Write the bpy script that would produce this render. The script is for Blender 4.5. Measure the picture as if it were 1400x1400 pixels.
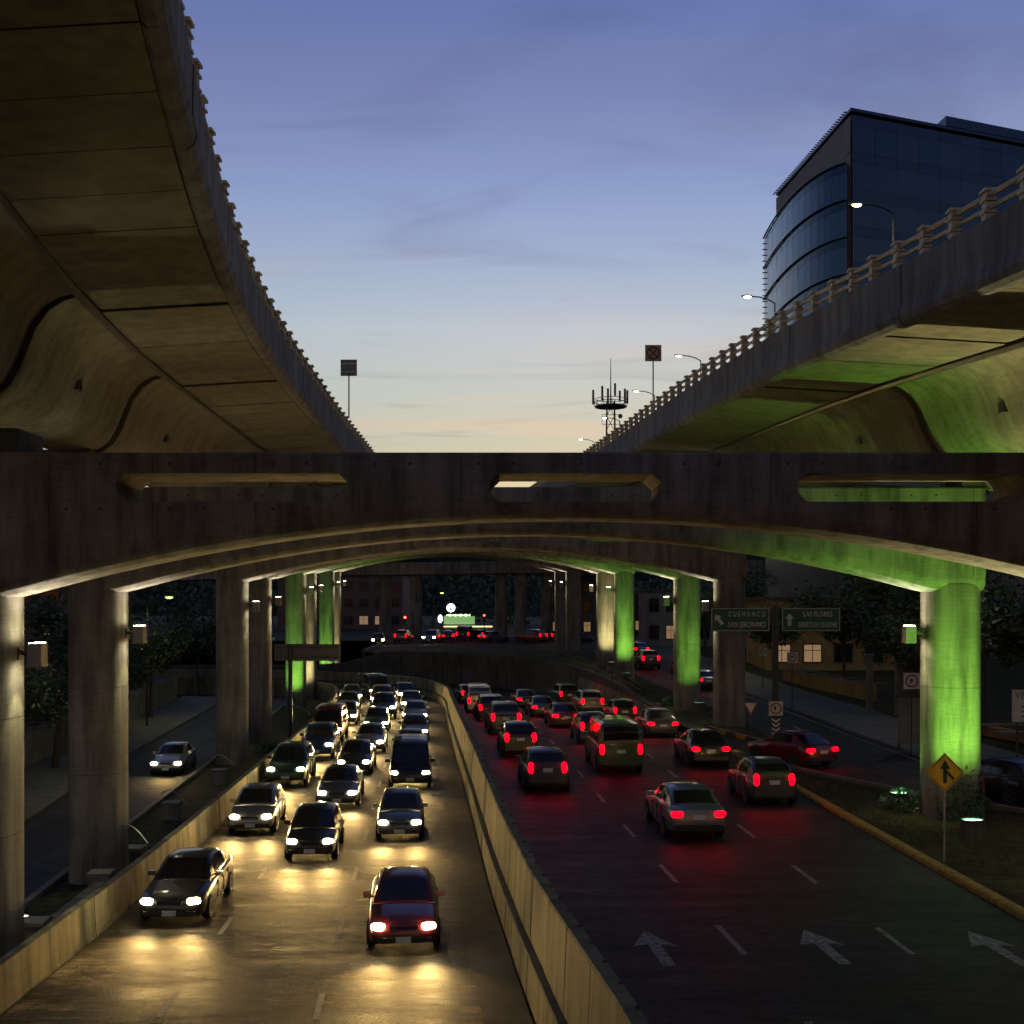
import bpy, bmesh, math, random
from mathutils import Vector, Matrix, noise
R = math.radians
random.seed(7)
SC = bpy.context.scene
for o in list(bpy.data.objects): bpy.data.objects.remove(o)
COL = SC.collection

# ------------------------------------------------------------------ camera
CAMZ, F = 7.0, 1600.0
cd = bpy.data.cameras.new('camera'); cam = bpy.data.objects.new('camera', cd); COL.objects.link(cam)
cam.location = (0, 0, CAMZ); cam.rotation_euler = (R(90), 0, 0)
cd.sensor_width = 36; cd.lens = 36 * F / 1400; cd.shift_y = 122 / 1400
cd.clip_start = .1; cd.clip_end = 12000
SC.camera = cam

# ------------------------------------------------------------------ sky
SUN_EL, SUN_AZ = 0.0, 4.0           # degrees above the horizon, degrees to the side of straight ahead
w = bpy.data.worlds.new('World'); SC.world = w; w.use_nodes = True
nt = w.node_tree; N = nt.nodes; L = nt.links
for n in list(N): N.remove(n)
out = N.new('ShaderNodeOutputWorld'); bg = N.new('ShaderNodeBackground')
sky = N.new('ShaderNodeTexSky'); sky.sky_type = 'NISHITA'; sky.sun_disc = False
sky.sun_elevation = R(SUN_EL); sky.sun_rotation = R(SUN_AZ)
sky.altitude = 2200; sky.air_density = 1.0; sky.dust_density = .3; sky.ozone_density = 1.0
tc = N.new('ShaderNodeTexCoord')
# thin streaky dusk clouds: noise over the direction projected on a flat layer overhead
sep = N.new('ShaderNodeSeparateXYZ'); L.new(tc.outputs['Generated'], sep.inputs[0])
zz = N.new('ShaderNodeMath'); zz.operation = 'MAXIMUM'; L.new(sep.outputs['Z'], zz.inputs[0]); zz.inputs[1].default_value = .03
dx = N.new('ShaderNodeMath'); dx.operation = 'DIVIDE'; L.new(sep.outputs['X'], dx.inputs[0]); L.new(zz.outputs[0], dx.inputs[1])
dy = N.new('ShaderNodeMath'); dy.operation = 'DIVIDE'; L.new(sep.outputs['Y'], dy.inputs[0]); L.new(zz.outputs[0], dy.inputs[1])
cmb = N.new('ShaderNodeCombineXYZ'); L.new(dx.outputs[0], cmb.inputs[0]); L.new(dy.outputs[0], cmb.inputs[1])
mp = N.new('ShaderNodeMapping'); mp.inputs['Scale'].default_value = (.55, .9, 1); mp.inputs['Rotation'].default_value = (0, 0, R(24)); L.new(cmb.outputs[0], mp.inputs[0])
nz = N.new('ShaderNodeTexNoise'); nz.inputs['Scale'].default_value = 1.5; nz.inputs['Detail'].default_value = 7; nz.inputs['Roughness'].default_value = .55; nz.inputs['Distortion'].default_value = 1.4
L.new(mp.outputs[0], nz.inputs['Vector'])
cr = N.new('ShaderNodeValToRGB'); cr.color_ramp.elements[0].position = .52; cr.color_ramp.elements[1].position = .70
L.new(nz.outputs['Fac'], cr.inputs[0])
cf = N.new('ShaderNodeMath'); cf.operation = 'MULTIPLY'; cf.inputs[1].default_value = .75; L.new(cr.outputs['Color'], cf.inputs[0])
tint = N.new('ShaderNodeMix'); tint.data_type = 'RGBA'; tint.blend_type = 'MULTIPLY'; tint.inputs['Factor'].default_value = 1.0
L.new(sky.outputs[0], tint.inputs[6])
tr_ = N.new('ShaderNodeValToRGB'); te = tr_.color_ramp.elements      # haze and colour of the dusk air by height above the horizon, the same all round
te[0].position = 0; te[0].color = (.40, .39, .40, 1); te[1].position = 1; te[1].color = (.20, .25, .55, 1)
for ps, c_ in ((.125, (.52, .51, .495)), (.17, (.66, .64, .64)), (.226, (.79, .77, .84)), (.31, (.69, .71, 1.0)), (.40, (.52, .56, .97)), (.47, (.44, .51, .98))):
    x_ = te.new(ps); x_.color = c_ + (1,)
L.new(sep.outputs['Z'], tr_.inputs[0]); L.new(tr_.outputs[0], tint.inputs[7])
cl = N.new('ShaderNodeMix'); cl.data_type = 'RGBA'; cl.blend_type = 'MULTIPLY'
L.new(cf.outputs[0], cl.inputs['Factor']); L.new(tint.outputs[2], cl.inputs[6]); cl.inputs[7].default_value = (.80, .77, .80, 1)
mp2 = N.new('ShaderNodeMapping'); mp2.inputs['Scale'].default_value = (.30, .75, 1); mp2.inputs['Rotation'].default_value = (0, 0, R(-28)); mp2.inputs['Location'].default_value = (2.3, .55, 0); L.new(cmb.outputs[0], mp2.inputs[0])
nz2 = N.new('ShaderNodeTexNoise'); nz2.inputs['Scale'].default_value = 1.1; nz2.inputs['Detail'].default_value = 5; nz2.inputs['Roughness'].default_value = .5; nz2.inputs['Distortion'].default_value = .8; L.new(mp2.outputs[0], nz2.inputs['Vector'])
cr2 = N.new('ShaderNodeValToRGB'); cr2.color_ramp.elements[0].position = .46; cr2.color_ramp.elements[1].position = .62; L.new(nz2.outputs['Fac'], cr2.inputs[0])
mv = N.new('ShaderNodeMix'); mv.data_type = 'RGBA'; mv.blend_type = 'MULTIPLY'; L.new(cr2.outputs['Color'], mv.inputs['Factor']); L.new(cl.outputs[2], mv.inputs[6]); mv.inputs[7].default_value = (1.12, 1.0, .95, 1)
L.new(mv.outputs[2], bg.inputs['Color']); bg.inputs['Strength'].default_value = .15
L.new(bg.outputs[0], out.inputs[0])

sd = bpy.data.lights.new('sun', 'SUN'); sd.energy = .01; sd.angle = R(12); sd.color = (1, .8, .62)
so = bpy.data.objects.new('sun', sd); COL.objects.link(so)
dv = Vector((math.sin(R(SUN_AZ)) * math.cos(R(SUN_EL)), math.cos(R(SUN_AZ)) * math.cos(R(SUN_EL)), math.sin(R(SUN_EL))))
so.rotation_euler = dv.to_track_quat('Z', 'Y').to_euler(); so.location = (0, 60, 60)

SC.render.engine = 'CYCLES'
SC.cycles.use_denoising = True; SC.cycles.use_adaptive_sampling = True; SC.cycles.adaptive_threshold = .05
SC.cycles.max_bounces = 3; SC.cycles.diffuse_bounces = 2; SC.cycles.glossy_bounces = 2; SC.cycles.transmission_bounces = 2
SC.cycles.sample_clamp_indirect = 4
vs = SC.view_settings; vs.view_transform = 'Standard'; vs.look = 'None'; vs.exposure = 1.8; vs.gamma = 1; vs.use_curve_mapping = False

# ------------------------------------------------------------------ helpers
def interp(tab, x):
    if x <= tab[0][0]: a, b = tab[0], tab[1]
    elif x >= tab[-1][0]: a, b = tab[-2], tab[-1]
    else:
        for a, b in zip(tab, tab[1:]):
            if a[0] <= x <= b[0]: break
    return a[1] + (b[1] - a[1]) * (x - a[0]) / (b[0] - a[0])
def P(px, py, d): return Vector(((px - 700) / F * d, d, CAMZ + (822 - py) / F * d))

def tag(o, label=None, cat=None, group=None, kind=None):
    if label: o['label'] = label
    if cat: o['category'] = cat
    if group: o['group'] = group
    if kind: o['kind'] = kind
    return o
def empty(name, loc, rz=0, label=None, cat=None, group=None):
    o = bpy.data.objects.new(name, None); COL.objects.link(o); o.location = loc; o.rotation_euler = (0, 0, rz); o.empty_display_size = .3
    return tag(o, label, cat, group)
def link(name, me, parent=None, loc=(0, 0, 0), rot=(0, 0, 0)):
    o = bpy.data.objects.new(name, me); COL.objects.link(o); o.location = loc; o.rotation_euler = rot
    if parent: o.parent = parent
    return o
def copy_tree(o, parent=None):
    c = o.copy(); COL.objects.link(c); c.parent = parent
    for ch in list(o.children): copy_tree(ch, c)
    return c

class MB:
    def __init__(s): s.v = []; s.f = []
    def add(s, vs, fs):
        b = len(s.v); s.v += [tuple(p) for p in vs]; s.f += [tuple(i + b for i in q) for q in fs]; return s
    def box(s, c, d, rz=0, taper=1.0):
        x, y, z = d[0] / 2, d[1] / 2, d[2] / 2; co, si = math.cos(rz), math.sin(rz); vs = []
        for dz in (-z, z):
            k = taper if dz > 0 else 1
            for ex, ey in ((-x, -y), (x, -y), (x, y), (-x, y)):
                ex *= k; ey *= k
                vs.append((c[0] + ex * co - ey * si, c[1] + ex * si + ey * co, c[2] + dz))
        return s.add(vs, [(3, 2, 1, 0), (4, 5, 6, 7), (0, 1, 5, 4), (1, 2, 6, 5), (2, 3, 7, 6), (3, 0, 4, 7)])
    def loft(s, secs, closed=True, caps=True):
        n = len(secs[0]); vs = [p for q in secs for p in q]; fs = []
        m = n if closed else n - 1
        for i in range(len(secs) - 1):
            for j in range(m):
                k = (j + 1) % n
                fs.append((i * n + j, i * n + k, (i + 1) * n + k, (i + 1) * n + j))
        if caps and closed:
            fs.append(tuple(range(n - 1, -1, -1))); b = (len(secs) - 1) * n; fs.append(tuple(b + i for i in range(n)))
        return s.add(vs, fs)
    def tube(s, pts, r, n=8):
        pts = [Vector(p) for p in pts]; rs = r if isinstance(r, (list, tuple)) else [r] * len(pts); secs = []
        for i, p in enumerate(pts):
            t = (pts[min(i + 1, len(pts) - 1)] - pts[max(i - 1, 0)]).normalized()
            u = t.cross(Vector((0, 0, 1)) if abs(t.z) < .9 else Vector((1, 0, 0))).normalized(); v = t.cross(u)
            secs.append([p + (u * math.cos(a) + v * math.sin(a)) * rs[i] for a in [2 * math.pi * k / n for k in range(n)]])
        return s.loft(secs)
    def poly(s, pts, th, axis=(0, 0, 1)):           # flat outline given thickness th along axis
        a = Vector(axis) * th; n = len(pts); pts = [Vector(p) for p in pts]
        return s.loft([pts, [p + a for p in pts]])
    def mesh(s, name, mat, smooth=False, fixn=True):
        me = bpy.data.meshes.new(name); me.from_pydata(s.v, [], s.f)
        if fixn:
            bm = bmesh.new(); bm.from_mesh(me); bmesh.ops.recalc_face_normals(bm, faces=bm.faces); bm.to_mesh(me); bm.free()
        if mat: me.materials.append(mat)
        if smooth: me.shade_smooth() if smooth is True else me.set_sharp_from_angle(angle=R(smooth)) if False else None
        if smooth:
            me.polygons.foreach_set('use_smooth', [True] * len(me.polygons))
            if smooth is not True: me.set_sharp_from_angle(angle=R(smooth))
        me.update(); return me
    def build(s, name, mat, parent=None, origin=None, smooth=False, fixn=True):
        if origin is not None:
            ox = Vector(origin); s.v = [tuple(Vector(p) - ox) for p in s.v]
        return link(name, s.mesh(name, mat, smooth, fixn), parent)

# ------------------------------------------------------------------ materials
def newmat(name):
    m = bpy.data.materials.new(name); m.use_nodes = True
    return m, m.node_tree.nodes, m.node_tree.links, m.node_tree.nodes['Principled BSDF']
def plain(name, col, rough=.6, metal=0, spec=.5, var=.12, scale=6, bump=0.0):
    m, n, l, b = newmat(name)
    b.inputs['Roughness'].default_value = rough; b.inputs['Metallic'].default_value = metal; b.inputs['Specular IOR Level'].default_value = spec
    t = n.new('ShaderNodeTexNoise'); t.inputs['Scale'].default_value = scale; t.inputs['Detail'].default_value = 3
    g = n.new('ShaderNodeNewGeometry'); l.new(g.outputs['Position'], t.inputs['Vector'])
    r = n.new('ShaderNodeValToRGB'); r.color_ramp.elements[0].position = .3; r.color_ramp.elements[1].position = .7
    r.color_ramp.elements[0].color = tuple(c * (1 - var) for c in col) + (1,); r.color_ramp.elements[1].color = tuple(min(1, c * (1 + var)) for c in col) + (1,)
    l.new(t.outputs['Fac'], r.inputs[0]); l.new(r.outputs[0], b.inputs['Base Color'])
    if bump:
        bp = n.new('ShaderNodeBump'); bp.inputs['Strength'].default_value = bump; bp.inputs['Distance'].default_value = .02
        l.new(t.outputs['Fac'], bp.inputs['Height']); l.new(bp.outputs[0], b.inputs['Normal'])
    return m
def emit(name, col, st, base=(.6, .6, .6)):
    m, n, l, b = newmat(name); b.inputs['Base Color'].default_value = base + (1,)
    b.inputs['Emission Color'].default_value = col + (1,); b.inputs['Emission Strength'].default_value = st; b.inputs['Roughness'].default_value = .2
    return m
def concrete(name, col, streak=1.0, rough=.85):
    m, n, l, b = newmat(name); b.inputs['Roughness'].default_value = rough; b.inputs['Specular IOR Level'].default_value = .3
    g = n.new('ShaderNodeNewGeometry')
    def tex(scale, sc, det=6, rg=.6):
        mp = n.new('ShaderNodeMapping'); mp.inputs['Scale'].default_value = sc; l.new(g.outputs['Position'], mp.inputs[0])
        t = n.new('ShaderNodeTexNoise'); t.inputs['Scale'].default_value = scale; t.inputs['Detail'].default_value = det; t.inputs['Roughness'].default_value = rg
        l.new(mp.outputs[0], t.inputs['Vector']); return t
    big = tex(.45, (1, 1, 1), 3); st = tex(2.2, (1, 1, .12), 4); board = tex(7, (.25, .25, 2.5), 2); fine = tex(38, (1, 1, 1), 2)
    def ramp(t, a, b_, lo, hi):
        r = n.new('ShaderNodeValToRGB'); r.color_ramp.elements[0].position = a; r.color_ramp.elements[1].position = b_
        r.color_ramp.elements[0].color = (lo, lo, lo, 1); r.color_ramp.elements[1].color = (hi, hi, hi, 1); l.new(t.outputs['Fac'], r.inputs[0]); return r
    def mul(a, b_):
        x = n.new('ShaderNodeMix'); x.data_type = 'RGBA'; x.blend_type = 'MULTIPLY'; x.inputs['Factor'].default_value = 1
        l.new(a, x.inputs[6]); l.new(b_, x.inputs[7]); return x.outputs[2]
    c = n.new('ShaderNodeRGB'); c.outputs[0].default_value = col + (1,)
    o = mul(c.outputs[0], ramp(big, .3, .7, .68, 1.12).outputs[0])
    o = mul(o, ramp(st, .33, .6, 1 - .42 * streak, 1.05).outputs[0])
    o = mul(o, ramp(board, .3, .7, .86, 1.08).outputs[0])
    o = mul(o, ramp(fine, .3, .7, .85, 1.1).outputs[0])
    l.new(o, b.inputs['Base Color'])
    bp = n.new('ShaderNodeBump'); bp.inputs['Strength'].default_value = .35; bp.inputs['Distance'].default_value = .02
    l.new(fine.outputs['Fac'], bp.inputs['Height']); l.new(bp.outputs[0], b.inputs['Normal'])
    return m
def asphalt(name, dark, light, patch, rlo, rhi):
    m, n, l, b = newmat(name); g = n.new('ShaderNodeNewGeometry')
    def tex(scale, sc, det=4, rg=.65, rot=R(4.5), off=0):
        mp = n.new('ShaderNodeMapping'); mp.inputs['Scale'].default_value = sc; mp.inputs['Rotation'].default_value = (0, 0, -rot); mp.inputs['Location'].default_value = (off, off, 0); l.new(g.outputs['Position'], mp.inputs[0])
        t = n.new('ShaderNodeTexNoise'); t.inputs['Scale'].default_value = scale; t.inputs['Detail'].default_value = det; t.inputs['Roughness'].default_value = rg
        l.new(mp.outputs[0], t.inputs['Vector']); return t
    def ramp(t, p0, p1, c0, c1):
        r = n.new('ShaderNodeValToRGB'); r.color_ramp.elements[0].position = p0; r.color_ramp.elements[1].position = p1
        r.color_ramp.elements[0].color = c0 + (1,); r.color_ramp.elements[1].color = c1 + (1,); l.new(t.outputs['Fac'], r.inputs[0]); return r.outputs[0]
    def mul(a_, b_):
        x = n.new('ShaderNodeMix'); x.data_type = 'RGBA'; x.blend_type = 'MULTIPLY'; x.inputs['Factor'].default_value = 1; l.new(a_, x.inputs[6]); l.new(b_, x.inputs[7]); return x.outputs[2]
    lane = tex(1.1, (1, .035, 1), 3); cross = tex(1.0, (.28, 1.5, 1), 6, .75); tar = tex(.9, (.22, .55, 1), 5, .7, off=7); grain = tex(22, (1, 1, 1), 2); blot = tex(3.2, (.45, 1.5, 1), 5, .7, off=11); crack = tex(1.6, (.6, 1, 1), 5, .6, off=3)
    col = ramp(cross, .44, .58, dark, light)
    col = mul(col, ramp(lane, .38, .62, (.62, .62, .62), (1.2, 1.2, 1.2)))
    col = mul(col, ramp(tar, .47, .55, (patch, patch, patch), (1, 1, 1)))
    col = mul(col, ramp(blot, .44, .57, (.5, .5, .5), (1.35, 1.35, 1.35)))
    col = mul(col, ramp(grain, .36, .66, (.45, .45, .45), (1.6, 1.6, 1.6)))
    # thin cracks where the noise passes its middle value
    cr_ = n.new('ShaderNodeValToRGB'); e = cr_.color_ramp.elements; e[0].position = .485; e[0].color = (1, 1, 1, 1); e[1].position = .515; e[1].color = (1, 1, 1, 1); k = e.new(.5); k.color = (.15, .15, .15, 1); l.new(crack.outputs['Fac'], cr_.inputs[0])
    l.new(mul(col, cr_.outputs[0]), b.inputs['Base Color'])
    mr = n.new('ShaderNodeMapRange'); mr.inputs[1].default_value = .35; mr.inputs[2].default_value = .62; mr.inputs[3].default_value = rlo; mr.inputs[4].default_value = rhi
    l.new(cross.outputs['Fac'], mr.inputs[0]); l.new(mr.outputs[0], b.inputs['Roughness']); b.inputs['Specular IOR Level'].default_value = .25
    bp = n.new('ShaderNodeBump'); bp.inputs['Strength'].default_value = .7; bp.inputs['Distance'].default_value = .012
    l.new(grain.outputs['Fac'], bp.inputs['Height']); l.new(bp.outputs[0], b.inputs['Normal'])
    return m
M = {}
M['conc'] = concrete('board_marked_concrete', (.235, .212, .17), 1.3)
M['conc_deck'] = concrete('deck_concrete', (.175, .153, .108), .8)
M['conc_fascia'] = concrete('parapet_concrete', (.17, .16, .155), 1.2)
M['conc_wall'] = concrete('stained_wall_concrete', (.28, .24, .13), 1.3)
M['conc_dark'] = concrete('dirty_concrete', (.10, .092, .075), 1)
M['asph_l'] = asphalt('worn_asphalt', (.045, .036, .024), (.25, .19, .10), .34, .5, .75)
M['asph_r'] = asphalt('dark_asphalt', (.022, .021, .021), (.045, .042, .04), .65, .48, .7)
M['asph_s'] = asphalt('street_asphalt', (.03, .028, .025), (.065, .06, .052), .7, .6, .85)
M['far_street'] = plain('far_street_asphalt', (.035, .033, .03), .9, spec=.08, var=.3, scale=.6)
M['paint'] = plain('worn_road_paint', (.26, .25, .22), .75, var=.7, scale=9)
M['paint_old'] = plain('old_road_paint', (.30, .28, .22), .7, var=.5, scale=7)
M['yellow'] = plain('yellow_kerb_paint', (.32, .19, .015), .7, var=.45, scale=5)
M['black'] = plain('black_paint', (.02, .02, .02), .5)
M['steel'] = plain('galvanised_steel', (.35, .35, .34), .45, .6)
M['dsteel'] = plain('dark_steel', (.06, .06, .06), .5, .5)
M['rail'] = plain('tan_rail_paint', (.36, .30, .20), .55, var=.2)
M['pavement'] = plain('pavement_concrete', (.15, .142, .115), .85, var=.25, scale=1.5, bump=.2)
M['grassmat'] = plain('verge_soil', (.045, .042, .018), .95, spec=.1, var=.5, scale=2.5, bump=.6)
M['earth'] = plain('far_ground', (.03, .03, .02), 1, spec=0, var=.4, scale=.05)
M['hill'] = plain('hill_woods', (.02, .026, .02), 1, spec=0, var=.4, scale=.01)
M['bark'] = plain('bark', (.07, .05, .035), .9, var=.4, scale=12, bump=.6)
M['leaf'] = plain('leaf', (.045, .075, .025), .6, var=.5, scale=3)
M['leaf2'] = plain('ivy_leaf', (.03, .07, .02), .5, var=.5, scale=8)
M['blade'] = plain('grass_blade', (.07, .075, .025), .7, var=.5, scale=2)


# ------------------------------------------------------------------ lines of the place (plan view: x across, y away)
ROW = lambda d: 3.45 - .079 * d                       # middle of the portal frames
HALF = 14.0
FR = [28.2, 38.5, 66.0, 76.4, 99.8, 109.8, 133.0, 144.0]
FDZ = [0, .2, 1.0, 1.3, 2.2, 2.5, 3.2, 3.5]
ZL = -1.5                                             # oncoming carriageway
def ZR(d):                                            # outgoing carriageway dips towards the bend
    t = min(1, max(0, (d - 52) / 48)); return -1.5 * t * t * (3 - 2 * t)
MED = [(6, 2.25, 6), (15, 1.35, 15), (23.8, .43, 23.8), (28.6, -.07, 28.6), (35.9, -.76, 35.9), (45.8, -1.55, 45.8), (56, -2.4, 56), (66.7, -3.3, 66.7), (80, -4.4, 80), (94, -5.5, 94), (104, -7.6, 104), (111, -11.5, 111), (116, -18, 116), (119, -27, 119), (121, -42, 121)]
LED = [(6, -10.2, 6), (15, -10.3, 15), (24, -10.45, 24), (29.3, -10.5, 29.3), (37, -10.7, 37), (45.8, -11.1, 45.8), (56, -11.6, 56), (68, -12.1, 68), (80, -12.8, 80), (94, -14.0, 94), (102, -15.0, 102), (108, -16.6, 108), (112, -20.5, 112), (114.5, -28, 114.5), (116, -42, 116)]
RED = [(6, 12.2, 6), (15, 11.7, 15), (25.7, 11.2, 25.7), (30, 11, 30), (35.4, 10.76, 35.4), (44.4, 10.4, 44.4), (56, 10, 56), (70, 9.2, 70), (85, 7.8, 85), (100, 5.4, 100), (111, 1, 111), (119, -6.5, 119), (124, -15, 124), (127.5, -26, 127.5), (129, -42, 129)]
def cline(tab, per=6):                                # smooth curve through a table -> list of (x, y)
    pts = [(t[1], t[2]) for t in tab]; n = len(pts); res = []
    for i in range(n - 1):
        p0, p1, p2, p3 = pts[max(i - 1, 0)], pts[i], pts[i + 1], pts[min(i + 2, n - 1)]
        for k in range(per):
            t = k / per
            res.append(tuple(.5 * (2 * b + (c - a) * t + (2 * a - 5 * b + 4 * c - e) * t * t + (3 * b - a - 3 * c + e) * t ** 3) for a, b, c, e in zip(p0, p1, p2, p3)))
    res.append(pts[-1]); return res
cm, cl_, crr = cline(MED), cline(LED), cline(RED)
def lerp2(a, b, t): return (a[0] + (b[0] - a[0]) * t, a[1] + (b[1] - a[1]) * t)
def offs(line, o):                                    # offset a plan line to its right side
    r = []
    for i, p in enumerate(line):
        a, b = line[max(i - 1, 0)], line[min(i + 1, len(line) - 1)]; tx, ty = b[0] - a[0], b[1] - a[1]; q = math.hypot(tx, ty)
        r.append((p[0] + ty / q * o, p[1] - tx / q * o))
    return r
def strip(la, lb, za, zb, sub=1):                     # sheet between two plan lines; za, zb functions of a plan point
    mb = MB(); n = len(la); vs = []; fs = []
    for a, b in zip(la, lb):
        for k in range(sub + 1):
            p = lerp2(a, b, k / sub); z = za(a) * (1 - k / sub) + zb(b) * k / sub; vs.append((p[0], p[1], z))
    for i in range(n - 1):
        for k in range(sub):
            q = i * (sub + 1) + k; fs.append((q, q + 1, q + sub + 2, q + sub + 1))
    mb.add(vs, fs); return mb
def struct(name, mb, mat, label=None, kind='structure', smooth=False):
    o = mb.build(name, mat, smooth=smooth); tag(o, label, None, None, kind); return o
zr = lambda p: ZR(p[1]); zl = lambda p: ZL
def GZ(d): return interp([(0, -.05), (60, -.05), (85, .2), (100, .5), (125, 1.5), (140, 1.6), (400, 1.6)], d)   # ground on the outgoing side

# ------------------------------------------------------------------ ground, roads
g = MB(); g.add([(-6000, -60, -3.2), (6000, -60, -3.2), (6000, 9000, -3.2), (-6000, 9000, -3.2)], [(0, 1, 2, 3)])
struct('ground', g, M['earth'], 'wide dark ground reaching the horizon')
wl = offs(cm, -.05)
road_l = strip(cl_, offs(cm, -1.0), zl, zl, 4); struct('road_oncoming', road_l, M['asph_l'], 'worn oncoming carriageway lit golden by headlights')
gut = strip(offs(cm, -1.02), wl, lambda p: ZL + .04, lambda p: ZL + .06); struct('gutter', gut, M['conc_dark'], 'concrete gutter strip along the median wall')
road_r = strip(offs(cm, .3), crr, zr, zr, 4); struct('road_outgoing', road_r, M['asph_r'], 'dark outgoing carriageway with lane arrows')

# right-hand side ground follows GZ; holes are not needed: sheets lie above one another
def slope_sheet(x0f, x1f, d0, d1, zf, step=4, dz=0):
    n = max(2, int((d1 - d0) / step) + 1); ds = [d0 + (d1 - d0) * i / (n - 1) for i in range(n)]
    return strip([(x0f(d), d) for d in ds], [(x1f(d), d) for d in ds], lambda p: zf(p[1]) + dz, lambda p: zf(p[1]) + dz)
ro = offs(crr, .28)
def wallx(d):                                         # outer edge of the outgoing road at distance d
    for a, b in zip(ro, ro[1:]):
        if a[1] <= d <= b[1] + 1e-6: return a[0] + (b[0] - a[0]) * (d - a[1]) / max(1e-6, b[1] - a[1])
    return -42
struct('verge_ground', slope_sheet(lambda d: max(wallx(d), -16) if d > 100 else wallx(d), lambda d: 260, 6, 129, GZ, 2.5), M['grassmat'], 'grassy verge beside the outgoing road')
struct('street_plateau', slope_sheet(lambda d: -16 if d < 165 else -400, lambda d: 400, 129, 420, GZ, 6), M['far_street'], 'raised cross street level beyond the bend')
g = MB(); g.add([(-400, 6, -2.1), (-10.9, 6, -2.1), (-10.9, 40, -2.1), (-12.5, 70, -2.1), (-14.5, 95, -2.1), (-17, 107, -2.1), (-21, 111, -2.1), (-400, 111, -2.1)], [tuple(range(8))])
struct('side_ground', g, M['grassmat'], 'low dusty ground beside the oncoming road')
g = MB(); g.add([(-400, 129.5, -2.15), (-16.2, 129.5, -2.15), (-16.2, 165, -2.15), (-400, 165, -2.15)], [(0, 1, 2, 3)])
struct('far_side_ground', g, M['grassmat'], 'low ground beyond the bend')

# service road with slip road, pavement
def sl(d): return interp([(20, 33), (30, 25), (34, 22), (38, 18), (43.4, 14.7), (52, 13.0), (55, 13.15), (66, 13.5), (76, 12.9), (100, 11.0), (130, 8.6), (165, 6)], d)
def sr(d): return interp([(20, 40), (30, 27), (38, 21.5), (45, 19.0), (52, 18.4), (75, 17.7), (100, 16.4), (130, 14.2), (165, 12)], d)
struct('service_road', slope_sheet(sl, sr, 20, 165, GZ, 3, .012), M['asph_s'], 'service road running past the columns')
slip = strip([(14.6, 43.4), (12.6, 47.5), (11.2, 51.5), (10.35, 55), (9.9, 60)], [(13.1, 55), (12.55, 57.5), (11.9, 60), (10.9, 64), (9.3, 70)], lambda p: GZ(p[1]) + .016, lambda p: GZ(p[1]) + .016)
struct('slip_road', slip, M['asph_s'], 'slip road joining the service road to the carriageway')
pv = MB()
ds = [20 + i * 3 for i in range(48)]
secs = [[(sr(d) + .02, d, GZ(d) - .1), (sr(d) + .02, d, GZ(d) + .13), (sr(d) + 4.6, d, GZ(d) + .15), (sr(d) + 4.6, d, GZ(d) - .1)] for d in ds]
pv.loft(secs); struct('pavement', pv, M['pavement'], 'pale pavement beyond the service road')
ls = MB(); ds = [10 + i * 4 for i in range(26)]
lr = lambda d: ROW(d) - HALF - 1.35
ll = lambda d: interp([(0, -15.5), (28, -17.9), (47.6, -20), (56.4, -21.2), (76.6, -23.3), (110, -26.5)], d)
struct('side_street', slope_sheet(ll, lr, 8, 110.5, lambda d: -2.085, 3), M['asph_s'], 'dark side street left of the columns')
pl = MB(); secs = [[(ll(d) - 4.5, d, -2.2), (ll(d) - 4.5, d, -1.93), (ll(d) - .02, d, -1.95), (ll(d) - .02, d, -2.2)] for d in ds]
pl.loft(secs); struct('side_pavement', pl, M['pavement'], 'pavement along the side street')
kb = MB(); secs = [[(lr(d) + .02, d, -2.2), (lr(d) + .02, d, -1.95), (lr(d) + .24, d, -1.95), (lr(d) + .24, d, -2.2)] for d in ds]
kb.loft(secs); struct('side_kerb', kb, M['pavement'], 'low kerb between side street and columns')

# yellow kerb along the outgoing road
ka = [p for p in crr if p[1] < 101]
def kerb_between(sel):
    a = offs(sel, .0); b = offs(sel, .28)
    secs = []
    for p, q in zip(a, b): secs.append([(p[0], p[1], ZR(p[1]) - .2), (p[0], p[1], ZR(p[1]) + .1), (p[0] + .04, p[1], ZR(p[1]) + .14), (q[0], q[1], max(ZR(p[1]) + .14, GZ(p[1]) + .05)), (q[0], q[1], ZR(p[1]) - .2)])
    return MB().loft(secs)
k1 = [p for p in ka if p[1] < 55.5]; k2 = [p for p in ka if p[1] > 68]
struct('yellow_kerb', kerb_between(k1), M['yellow'], 'yellow painted kerb along the outgoing road')
struct('bend_kerb', kerb_between(k2), M['conc_wall'], 'plain kerb at the start of the bend')
# kerb of the slip road: yellow and black blocks at the nose between slip and service road
nose = empty('nose_kerb', (13.1, 55, 0), 0, 'low kerb with yellow and black blocks at the slip road nose', 'kerb')
def seg_kerb(p, q, mat, par, w_=.25, h=.22, nm='kerb_block'):
    p, q = Vector(p), Vector(q); c = (p + q) / 2; ln = (q - p).length; a = math.atan2(q.y - p.y, q.x - p.x)
    return MB().box((0, 0, 0), (ln - .02, w_, h)).build(nm, mat, None), c, a
pts = [(13.0, 54.6), (12.5, 56.6), (11.9, 59), (11.3, 61.4), (10.7, 63.8)]
for i, (p, q) in enumerate(zip(pts, pts[1:])):
    for j in range(2):
        a, b = lerp2(p, q, j / 2), lerp2(p, q, (j + 1) / 2)
        o, c, an = seg_kerb((*a, 0), (*b, 0), M['yellow'] if (i * 2 + j) % 2 == 0 else M['black'], nose)
        o.parent = nose; o.location = Vector((c.x, c.y, .1)) - nose.location; o.rotation_euler.z = an
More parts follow.
